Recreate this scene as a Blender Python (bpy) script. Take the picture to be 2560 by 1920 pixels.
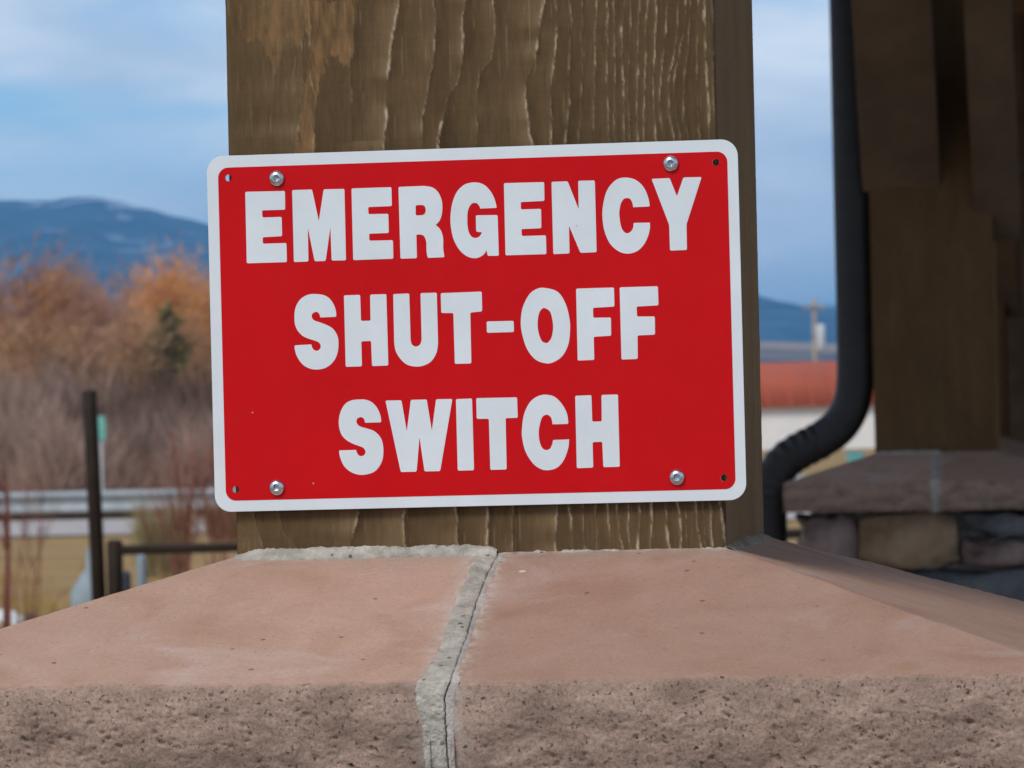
import bpy, bmesh, math
import numpy as np
from mathutils import Matrix, Vector

SC = bpy.context.scene
for o in list(bpy.data.objects):
    bpy.data.objects.remove(o)
COL = SC.collection

# ------------------------------------------------------------------ camera
Z0 = 1.25                                   # height of the pillar cap where the timber post stands
YAW, PITCH, ROLL = 0.12869, 0.01013, 0.02182
CAMPOS = Vector((0.3056, -2.2284, Z0 + 0.0568))
F_ = Vector((-math.sin(YAW) * math.cos(PITCH), math.cos(YAW) * math.cos(PITCH), math.sin(PITCH)))
R_ = Vector((math.cos(YAW), math.sin(YAW), 0))
U_ = R_.cross(F_)
cr, sr_ = math.cos(ROLL), math.sin(ROLL)
R2, U2 = cr * R_ - sr_ * U_, cr * U_ + sr_ * R_
cd = bpy.data.cameras.new('camera')
cam = bpy.data.objects.new('camera', cd)
COL.objects.link(cam)
cam.matrix_world = Matrix(((R2.x, U2.x, -F_.x, CAMPOS.x), (R2.y, U2.y, -F_.y, CAMPOS.y), (R2.z, U2.z, -F_.z, CAMPOS.z), (0, 0, 0, 1)))
cd.sensor_width = 36
cd.lens = 166.65
cd.clip_start = 0.05
cd.clip_end = 60000
cd.dof.use_dof = True
cd.dof.focus_distance = 2.235
cd.dof.aperture_fstop = 47
cd.dof.aperture_blades = 0
SC.camera = cam

# ------------------------------------------------------------------ sky and sun
SUN_AZ, SUN_EL = math.radians(205), math.radians(47)      # azimuth clockwise from +Y
w = bpy.data.worlds.new('World')
SC.world = w
w.use_nodes = True
nt = w.node_tree
nt.nodes.clear()
out = nt.nodes.new('ShaderNodeOutputWorld')
bg = nt.nodes.new('ShaderNodeBackground')
bg.inputs['Strength'].default_value = 0.085
sky = nt.nodes.new('ShaderNodeTexSky')
sky.sky_type = 'NISHITA'
sky.sun_disc = False
sky.sun_elevation = SUN_EL
sky.sun_rotation = SUN_AZ
sky.altitude = 1400
sky.air_density = 1.0
sky.dust_density = 0.6
sky.ozone_density = 1.6
tc = nt.nodes.new('ShaderNodeTexCoord')
mp = nt.nodes.new('ShaderNodeMapping')
mp.inputs['Scale'].default_value = (9, 9, 30)
mp.inputs['Location'].default_value = (3.3, 1.2, 0.25)
n1 = nt.nodes.new('ShaderNodeTexNoise')
n1.inputs['Scale'].default_value = 1.0
n1.inputs['Detail'].default_value = 7
n1.inputs['Roughness'].default_value = 0.56
n1.inputs['Distortion'].default_value = 0.5
r1 = nt.nodes.new('ShaderNodeValToRGB')
r1.color_ramp.elements[0].position = 0.38
r1.color_ramp.elements[0].color = (0.0, 0.0, 0.0, 1)
r1.color_ramp.elements[1].position = 0.60
r1.color_ramp.elements[1].color = (0.95, 0.95, 0.95, 1)
cl = nt.nodes.new('ShaderNodeMix')
cl.data_type = 'RGBA'
cl.inputs['B'].default_value = (7.2, 7.9, 8.6, 1)
nt.links.new(tc.outputs['Generated'], mp.inputs['Vector'])
nt.links.new(mp.outputs[0], n1.inputs['Vector'])
sz_ = nt.nodes.new('ShaderNodeSeparateXYZ')
mr = nt.nodes.new('ShaderNodeMapRange')          # the cloud deck closes up towards the horizon
mr.inputs['From Min'].default_value = 0.0
mr.inputs['From Max'].default_value = 0.10
mr.inputs['To Min'].default_value = 0.16
mr.inputs['To Max'].default_value = 0.0
ad = nt.nodes.new('ShaderNodeMath')
nt.links.new(tc.outputs['Generated'], sz_.inputs[0])
nt.links.new(sz_.outputs['Z'], mr.inputs['Value'])
nt.links.new(n1.outputs['Fac'], ad.inputs[0])
nt.links.new(mr.outputs[0], ad.inputs[1])
nt.links.new(ad.outputs[0], r1.inputs[0])
mp2 = nt.nodes.new('ShaderNodeMapping')
mp2.inputs['Scale'].default_value = (16, 16, 44)
n2 = nt.nodes.new('ShaderNodeTexNoise')
n2.inputs['Scale'].default_value = 1.0
n2.inputs['Detail'].default_value = 5
r2 = nt.nodes.new('ShaderNodeValToRGB')          # grey undersides of the clouds
r2.color_ramp.elements[0].position = 0.36
r2.color_ramp.elements[0].color = (4.9, 5.9, 7.2, 1)
r2.color_ramp.elements[1].position = 0.62
r2.color_ramp.elements[1].color = (8.1, 8.7, 9.2, 1)
nt.links.new(tc.outputs['Generated'], mp2.inputs['Vector'])
nt.links.new(mp2.outputs[0], n2.inputs['Vector'])
nt.links.new(n2.outputs['Fac'], r2.inputs[0])
nt.links.new(r2.outputs[0], cl.inputs['B'])
nt.links.new(r1.outputs[0], cl.inputs['Factor'])
tint = nt.nodes.new('ShaderNodeMix')
tint.data_type = 'RGBA'
tint.blend_type = 'MULTIPLY'
tint.inputs['Factor'].default_value = 1.0
tint.inputs['B'].default_value = (0.68, 0.85, 1.02, 1)
nt.links.new(sky.outputs[0], tint.inputs['A'])
nt.links.new(tint.outputs['Result'], cl.inputs['A'])
nt.links.new(cl.outputs['Result'], bg.inputs[0])
nt.links.new(bg.outputs[0], out.inputs[0])
sd = bpy.data.lights.new('sun', 'SUN')
sd.energy = 1.5
sd.angle = math.radians(20)
sd.color = (1.0, 0.95, 0.88)
sun = bpy.data.objects.new('sun', sd)
COL.objects.link(sun)
sv = Vector((math.sin(SUN_AZ) * math.cos(SUN_EL), math.cos(SUN_AZ) * math.cos(SUN_EL), math.sin(SUN_EL)))
sun.rotation_euler = sv.to_track_quat('Z', 'Y').to_euler()
sun.location = (-3, -6, 8)
SC.view_settings.view_transform = 'Standard'
SC.view_settings.look = 'None'
SC.view_settings.gamma = 1
SC.view_settings.exposure = 0.62

# ------------------------------------------------------------------ helpers
RNG = np.random.default_rng(7)
TAB = np.random.default_rng(11).random((256, 256))


def vn(x, y):
    xi = np.floor(x).astype(int); yi = np.floor(y).astype(int)
    fx = x - xi; fy = y - yi
    fx = fx * fx * (3 - 2 * fx); fy = fy * fy * (3 - 2 * fy)
    a = TAB[xi % 256, yi % 256]; b = TAB[(xi + 1) % 256, yi % 256]
    c = TAB[xi % 256, (yi + 1) % 256]; d = TAB[(xi + 1) % 256, (yi + 1) % 256]
    return (a * (1 - fx) + b * fx) * (1 - fy) + (c * (1 - fx) + d * fx) * fy


def fbm(x, y, oct=4, gain=0.5, seed=0):
    x = np.asarray(x, float) + 37.3 * seed; y = np.asarray(y, float) + 91.7 * seed
    s = 0; a = 1; t = 0
    for k in range(oct):
        s = s + a * (vn(x * 2 ** k + 17.1 * k, y * 2 ** k + 5.3 * k) - 0.5); t += a; a *= gain
    return 2 * s / t


def mesh_np(name, V, faces_list, smooth=True):
    """V (n,3); faces_list: list of integer arrays (m,k)."""
    me = bpy.data.meshes.new(name)
    V = np.ascontiguousarray(V, dtype=np.float32)
    me.vertices.add(len(V)); me.vertices.foreach_set('co', V.ravel())
    loops = np.concatenate([f.ravel() for f in faces_list]).astype(np.int32)
    sizes = np.concatenate([np.full(len(f), f.shape[1]) for f in faces_list])
    starts = np.concatenate([[0], np.cumsum(sizes)[:-1]]).astype(np.int32)
    me.loops.add(len(loops)); me.loops.foreach_set('vertex_index', loops)
    me.polygons.add(len(sizes)); me.polygons.foreach_set('loop_start', starts)
    me.update(calc_edges=True); me.validate()
    if smooth:
        me.polygons.foreach_set('use_smooth', np.ones(len(me.polygons), bool))
    return me


def gq(n, m, off=0, flip=False):
    i, j = np.meshgrid(np.arange(n - 1), np.arange(m - 1), indexing='ij')
    a = (i * m + j + off).ravel()
    q = np.stack([a, a + 1, a + m + 1, a + m], 1)
    return q[:, ::-1] if flip else q


def attr(me, name, arr):
    a = me.attributes.new(name, 'FLOAT', 'POINT')
    a.data.foreach_set('value', np.ascontiguousarray(arr, dtype=np.float32).ravel())


def obj(name, me, mat=None, parent=None, loc=None, rot=None):
    o = bpy.data.objects.new(name, me)
    COL.objects.link(o)
    if mat is not None and me is not None:
        if not me.materials:
            me.materials.append(mat)
    if parent is not None:
        o.parent = parent
    if loc is not None:
        o.location = loc
    if rot is not None:
        o.rotation_euler = rot
    return o


def thing(name, label, cat, loc=(0, 0, 0), group=None):
    o = bpy.data.objects.new(name, None)
    o.empty_display_size = 0.05
    COL.objects.link(o); o.location = loc
    o['label'] = label; o['category'] = cat
    if group: o['group'] = group
    return o


def tag(o, label, cat, group=None):
    o['label'] = label; o['category'] = cat
    if group: o['group'] = group
    return o


def structure(o):
    o['kind'] = 'structure'; return o


def copy_tree(o, parent=None):
    c = o.copy(); COL.objects.link(c); c.parent = parent
    for ch in list(o.children):
        copy_tree(ch, c)
    return c


def box_mesh(name, x0, x1, y0, y1, z0, z1, bev=0.0, seg=2):
    bm = bmesh.new()
    bmesh.ops.create_cube(bm, size=1)
    for v in bm.verts:
        v.co = Vector(((x0 + x1) / 2 + v.co.x * (x1 - x0), (y0 + y1) / 2 + v.co.y * (y1 - y0), (z0 + z1) / 2 + v.co.z * (z1 - z0)))
    if bev:
        bmesh.ops.bevel(bm, geom=bm.edges[:], offset=bev, segments=seg, affect='EDGES', profile=0.5)
    me = bpy.data.meshes.new(name); bm.to_mesh(me); bm.free()
    return me


def sweep(path, rad, seg=12, sq=2.0, asp=1.0, cap=True):
    """tube along path; sq = superellipse power; returns V, faces"""
    P = np.asarray(path, float); n = len(P)
    T = np.gradient(P, axis=0); T /= np.linalg.norm(T, axis=1)[:, None]
    ref = np.array([0, 1.0, 0]) if abs(T[:, 1]).max() < 0.9 else np.array([1.0, 0, 0])
    A = np.cross(T, ref); A /= np.linalg.norm(A, axis=1)[:, None] + 1e-9
    B = np.cross(T, A)
    th = np.linspace(0, 2 * math.pi, seg, endpoint=False) + math.pi / seg
    ca, sa = np.cos(th), np.sin(th)
    ca = np.sign(ca) * np.abs(ca) ** (2 / sq); sa = np.sign(sa) * np.abs(sa) ** (2 / sq)
    rad = np.broadcast_to(rad, (n,))
    V = P[:, None] + rad[:, None, None] * (ca[None, :, None] * A[:, None] + asp * sa[None, :, None] * B[:, None])
    i, j = np.meshgrid(np.arange(n - 1), np.arange(seg), indexing='ij')
    a = i * seg + j; b = i * seg + (j + 1) % seg
    F = [np.stack([a, b, b + seg, a + seg], -1).reshape(-1, 4)]
    V = V.reshape(-1, 3)
    if cap:
        F.append(np.arange(seg)[None, ::-1]); F.append((np.arange(seg) + (n - 1) * seg)[None])
    return V, F


def join(parts):
    Vs = []; byk = {}; off = 0
    for V, F in parts:
        Vs.append(V)
        for f in F:
            byk.setdefault(f.shape[1], []).append(f + off)
        off += len(V)
    return np.concatenate(Vs), [np.concatenate(v) for v in byk.values()]


# ------------------------------------------------------------------ materials
class M:
    def __init__(self, name, color=(0.5, 0.5, 0.5), rough=0.7, metal=0.0, spec=0.5):
        self.m = bpy.data.materials.new(name)
        self.m.use_nodes = True
        self.nt = self.m.node_tree
        self.b = self.nt.nodes['Principled BSDF']
        self.b.inputs['Base Color'].default_value = (*color, 1)
        self.b.inputs['Roughness'].default_value = rough
        self.b.inputs['Metallic'].default_value = metal
        self.b.inputs['Specular IOR Level'].default_value = spec
        self._co = None

    def n(self, t, **kw):
        nd = self.nt.nodes.new(t)
        for k, v in kw.items():
            if k in nd.inputs.keys():
                nd.inputs[k].default_value = v
            else:
                setattr(nd, k, v)
        return nd

    def l(self, a, b):
        self.nt.links.new(a, b)

    def co(self, scale=(1, 1, 1), kind='Object'):
        t = self.n('ShaderNodeTexCoord'); mp = self.n('ShaderNodeMapping')
        mp.inputs['Scale'].default_value = scale
        self.l(t.outputs[kind], mp.inputs[0])
        return mp.outputs[0]

    def noise(self, scale, detail=4, rough=0.5, vec=None, dist=0.0):
        nd = self.n('ShaderNodeTexNoise', Scale=scale, Detail=detail, Roughness=rough, Distortion=dist)
        self.l(vec if vec is not None else self.co(), nd.inputs['Vector'])
        return nd.outputs['Fac']

    def voro(self, scale, vec=None, feature='F1'):
        nd = self.n('ShaderNodeTexVoronoi', Scale=scale); nd.feature = feature
        self.l(vec if vec is not None else self.co(), nd.inputs['Vector'])
        return nd

    def ramp(self, fac, stops, interp='LINEAR'):
        r = self.n('ShaderNodeValToRGB')
        r.color_ramp.interpolation = interp
        els = r.color_ramp.elements
        while len(els) < len(stops):
            els.new(0.5)
        for e, (p, c) in zip(els, stops):
            e.position = p
            e.color = (*c, 1) if not isinstance(c, (int, float)) else (c, c, c, 1)
        self.l(fac, r.inputs[0])
        return r.outputs[0]

    def mix(self, fac, a, b, blend='MIX'):
        m = self.n('ShaderNodeMix'); m.data_type = 'RGBA'; m.blend_type = blend
        for s, v in (('Factor', fac), ('A', a), ('B', b)):
            i = m.inputs[s]
            if isinstance(v, (int, float)): i.default_value = v
            elif isinstance(v, tuple): i.default_value = (*v, 1)
            else: self.l(v, i)
        return m.outputs['Result']

    def math(self, op, a, b=0.0, clamp=False):
        m = self.n('ShaderNodeMath'); m.operation = op; m.use_clamp = clamp
        for i, v in enumerate((a, b)):
            if isinstance(v, (int, float)): m.inputs[i].default_value = v
            else: self.l(v, m.inputs[i])
        return m.outputs[0]

    def attr(self, name):
        a = self.n('ShaderNodeAttribute'); a.attribute_name = name
        return a.outputs['Fac']

    def color(self, c): self.l(c, self.b.inputs['Base Color']); return self

    def bump(self, h, strength=0.3, dist=0.001):
        b = self.n('ShaderNodeBump'); b.inputs['Strength'].default_value = strength; b.inputs['Distance'].default_value = dist
        self.l(h, b.inputs['Height']); self.l(b.outputs[0], self.b.inputs['Normal']); return self

    def rnd(self):
        return self.n('ShaderNodeObjectInfo').outputs['Random']


def m_wood():
    k = M('stained_timber', rough=0.8, spec=0.12)
    g = k.attr('grain'); r = k.attr('ridge'); t = k.attr('tan')
    fib = k.noise(1.0, 4, 0.65, k.co((420, 420, 60)))
    blot = k.noise(14, 3, 0.5, k.co((1.6, 1.6, 0.6)))
    saw = k.noise(1.0, 3, 0.6, k.co((45, 45, 420)))
    base = k.ramp(g, [(0.0, (0.066, 0.039, 0.018)), (0.5, (0.124, 0.077, 0.036)), (1.0, (0.200, 0.132, 0.067))])
    base = k.mix(k.math('MULTIPLY', t, 0.8, True), base, (0.25, 0.138, 0.060))
    base = k.mix(k.math('MULTIPLY', r, 1.0, True), base, (0.47, 0.36, 0.235))
    base = k.mix(1.0, base, k.ramp(fib, [(0.25, 0.80), (0.75, 1.18)]), 'MULTIPLY')
    base = k.mix(1.0, base, k.ramp(blot, [(0.3, 0.85), (0.7, 1.14)]), 'MULTIPLY')
    base = k.mix(1.0, base, k.ramp(saw, [(0.3, 0.95), (0.7, 1.05)]), 'MULTIPLY')
    k.color(base)
    k.bump(k.math('ADD', fib, k.math('MULTIPLY', saw, 0.6)), 0.35, 0.0006)
    return k.m


def m_cap():
    k = M('cast_cap_stone', rough=0.9, spec=0.15)
    s = k.attr('split')
    mot = k.noise(16, 4, 0.55, k.co((1, 1, 1)), 0.6)
    mot2 = k.noise(55, 3, 0.5)
    fine = k.noise(900, 3, 0.7)
    top = k.ramp(mot, [(0.28, (0.335, 0.198, 0.136)), (0.45, (0.385, 0.238, 0.172)), (0.58, (0.400, 0.256, 0.192)), (0.74, (0.365, 0.215, 0.142))])
    pale = k.ramp(k.noise(9, 5, 0.6, k.co((1, 1.4, 1)), 1.2), [(0.55, 0.0), (0.72, 0.6)])
    top = k.mix(pale, top, (0.47, 0.36, 0.32))
    top = k.mix(1.0, top, k.ramp(mot2, [(0.3, 0.965), (0.7, 1.035)]), 'MULTIPLY')
    top = k.mix(1.0, top, k.ramp(k.noise(520, 3, 0.75), [(0.3, 0.90), (0.7, 1.09)]), 'MULTIPLY')
    v = k.voro(75); vd = v.outputs['Distance']; vc = v.outputs['Color']
    gate = k.ramp(vc, [(0.52, 0.0), (0.56, 1.0)])
    dots = k.math('MULTIPLY', k.ramp(vd, [(0.06, 1.0), (0.11, 0.0)]), gate)
    v2 = k.voro(38)
    gate2 = k.ramp(v2.outputs['Color'], [(0.66, 0.0), (0.68, 1.0)])
    dots2 = k.math('MULTIPLY', k.ramp(v2.outputs['Distance'], [(0.05, 1.0), (0.08, 0.0)]), gate2)
    v5 = k.voro(260)
    dots5 = k.math('MULTIPLY', k.ramp(v5.outputs['Distance'], [(0.10, 1.0), (0.17, 0.0)]), k.ramp(v5.outputs['Color'], [(0.62, 0.0), (0.64, 1.0)]))
    top = k.mix(k.math('MULTIPLY', dots5, 0.6), top, (0.17, 0.11, 0.085))
    sm = k.math('MULTIPLY', k.attr('smear'), k.ramp(k.noise(140, 5, 0.7), [(0.40, 0.0), (0.58, 1.0)]))
    gr_ = k.math('MULTIPLY', k.attr('grime'), k.ramp(k.noise(60, 4, 0.6), [(0.3, 0.2), (0.65, 1.0)]))
    top = k.mix(k.math('MULTIPLY', gr_, 0.75), top, (0.30, 0.225, 0.185))
    v6 = k.voro(330)
    dots6 = k.math('MULTIPLY', k.math('MULTIPLY', k.ramp(v6.outputs['Distance'], [(0.16, 1.0), (0.26, 0.0)]), k.ramp(v6.outputs['Color'], [(0.62, 0.0), (0.64, 1.0)])), gr_)
    top = k.mix(k.math('MULTIPLY', dots6, 0.85), top, (0.06, 0.045, 0.04))
    top = k.mix(1.0, top, k.ramp(k.attr('tone'), [(0.0, (0.97, 0.965, 0.96)), (1.0, (1.20, 1.23, 1.24))]), 'MULTIPLY')
    top = k.mix(k.math('MULTIPLY', dots, 0.75), top, (0.12, 0.08, 0.06))
    top = k.mix(k.math('MULTIPLY', dots2, 0.7), top, (0.72, 0.62, 0.52))
    # broken face: gritty, dark aggregate, pits
    grit = k.noise(620, 4, 0.75)
    spl = k.ramp(grit, [(0.30, (0.19, 0.118, 0.086)), (0.43, (0.375, 0.25, 0.188)), (0.66, (0.50, 0.355, 0.275))])
    stain = k.noise(42, 4, 0.6, k.co((0.7, 1, 1.5)))
    spl = k.mix(1.0, spl, k.ramp(stain, [(0.34, 0.60), (0.60, 1.0)]), 'MULTIPLY')
    jit = k.n('ShaderNodeTexNoise', Scale=330.0, Detail=3.0, Roughness=0.7); k.l(k.co(), jit.inputs['Vector'])
    vm = k.n('ShaderNodeVectorMath'); vm.operation = 'MULTIPLY_ADD'
    k.l(jit.outputs['Color'], vm.inputs[0]); vm.inputs[1].default_value = (0.006, 0.006, 0.005); k.l(k.co(), vm.inputs[2])
    jv = vm.outputs[0]
    v3 = k.voro(330, jv); g3 = k.ramp(v3.outputs['Color'], [(0.46, 0.0), (0.5, 1.0)])
    d3 = k.math('MULTIPLY', k.ramp(v3.outputs['Distance'], [(0.18, 1.0), (0.25, 0.0)]), g3)
    v4 = k.voro(150, jv); g4 = k.ramp(v4.outputs['Color'], [(0.6, 0.0), (0.64, 1.0)])
    d4 = k.math('MULTIPLY', k.ramp(v4.outputs['Distance'], [(0.15, 1.0), (0.19, 0.0)]), g4)
    spl = k.mix(k.math('MULTIPLY', d3, 0.8), spl, (0.075, 0.05, 0.045))
    spl = k.mix(k.math('MULTIPLY', d4, 0.92), spl, (0.035, 0.03, 0.04))
    k.color(k.mix(k.math('MULTIPLY', sm, 0.8), k.mix(s, top, spl), (0.50, 0.435, 0.375)))
    h = k.math('ADD', k.math('MULTIPLY', fine, 0.25), k.math('MULTIPLY', k.math('MULTIPLY', grit, s), 1.5))
    h = k.math('SUBTRACT', h, k.math('MULTIPLY', k.math('ADD', d3, k.math('MULTIPLY', d4, 1.5)), k.math('MULTIPLY', s, 0.9)))
    h = k.math('SUBTRACT', h, k.math('MULTIPLY', dots, 0.4))
    k.bump(h, 0.6, 0.0008)
    return k.m


def m_mortar(name='mortar', c0=(0.34, 0.305, 0.25), c1=(0.50, 0.46, 0.39)):
    k = M(name, rough=0.95, spec=0.1)
    n = k.noise(160, 4, 0.65); n2 = k.noise(700, 3, 0.6)
    c = k.ramp(n, [(0.3, c0), (0.6, c1)])
    c = k.mix(1.0, c, k.ramp(k.noise(45, 4, 0.65), [(0.32, 0.72), (0.62, 1.12)]), 'MULTIPLY')
    v = k.voro(190); g = k.ramp(v.outputs['Color'], [(0.6, 0.0), (0.65, 1.0)])
    d = k.math('MULTIPLY', k.ramp(v.outputs['Distance'], [(0.13, 1.0), (0.22, 0.0)]), g)
    c = k.mix(k.math('MULTIPLY', d, 0.75), c, (0.07, 0.06, 0.05))
    k.color(c); k.bump(k.math('SUBTRACT', n2, d), 0.8, 0.001)
    return k.m


def m_mottled(name, c0, c1, scale=8, rough=0.9, bump=0.3, dist=0.01, spec=0.2, detail=5):
    k = M(name, rough=rough, spec=spec)
    n = k.noise(scale, detail, 0.6)
    k.color(k.ramp(n, [(0.32, c0), (0.66, c1)]))
    if bump: k.bump(n, bump, dist)
    return k.m


def m_foliage(name, c0, c1, scale=0.6, rough=0.85, vary=0.25):
    k = M(name, rough=rough, spec=0.1)
    n = k.noise(scale, 3, 0.6)
    c = k.ramp(n, [(0.3, c0), (0.7, c1)])
    c = k.mix(1.0, c, k.ramp(k.rnd(), [(0.0, 1 - vary), (1.0, 1 + vary)]), 'MULTIPLY')
    k.color(c)
    return k.m


def m_sign(name, c, rough, chip):
    k = M(name, c, rough=rough, spec=0.16)
    v = k.voro(140); g = k.ramp(v.outputs['Color'], [(0.93, 0.0), (0.935, 1.0)])
    d = k.math('MULTIPLY', k.ramp(v.outputs['Distance'], [(0.03, 1.0), (0.07, 0.0)]), g)
    n = k.noise(25, 4, 0.6)
    base = k.mix(1.0, c, k.ramp(n, [(0.3, 0.94), (0.7, 1.03)]), 'MULTIPLY')
    k.color(k.mix(k.math('MULTIPLY', d, 0.8), base, chip))
    k.l(k.ramp(k.noise(60, 3, 0.5), [(0.3, rough - 0.06), (0.7, rough + 0.08)]), k.b.inputs['Roughness'])
    k.bump(k.noise(350, 2, 0.5), 0.02, 0.0002)
    return k.m


WOOD = m_wood()
CAP = m_cap()
MORTAR = m_mortar()
DUST = m_mortar('mortar_smear', (0.40, 0.345, 0.30), (0.52, 0.47, 0.42))
JOINT = m_mortar('joint_core', (0.10, 0.09, 0.08), (0.2, 0.19, 0.17))
SIGN_WHITE = m_sign('sign_white', (0.735, 0.775, 0.79), 0.38, (0.25, 0.24, 0.22))
SIGN_RED = m_sign('sign_red', (0.60, 0.0025, 0.005), 0.42, (0.75, 0.45, 0.45))
SIGN_LETTER = m_sign('sign_lettering', (0.73, 0.775, 0.79), 0.40, (0.45, 0.43, 0.40))
k = M('zinc_screw', (0.62, 0.65, 0.67), 0.27, 1.0)
k.color(k.ramp(k.noise(900, 3, 0.5), [(0.3, (0.50, 0.53, 0.55)), (0.7, (0.70, 0.73, 0.75))]))
ZINC = k.m
k = M('zinc_recess', (0.40, 0.46, 0.50), 0.35, 1.0)
k.color(k.ramp(k.noise(700, 3, 0.5), [(0.3, (0.32, 0.38, 0.41)), (0.7, (0.56, 0.62, 0.65))]))
ZINC2 = k.m
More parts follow.
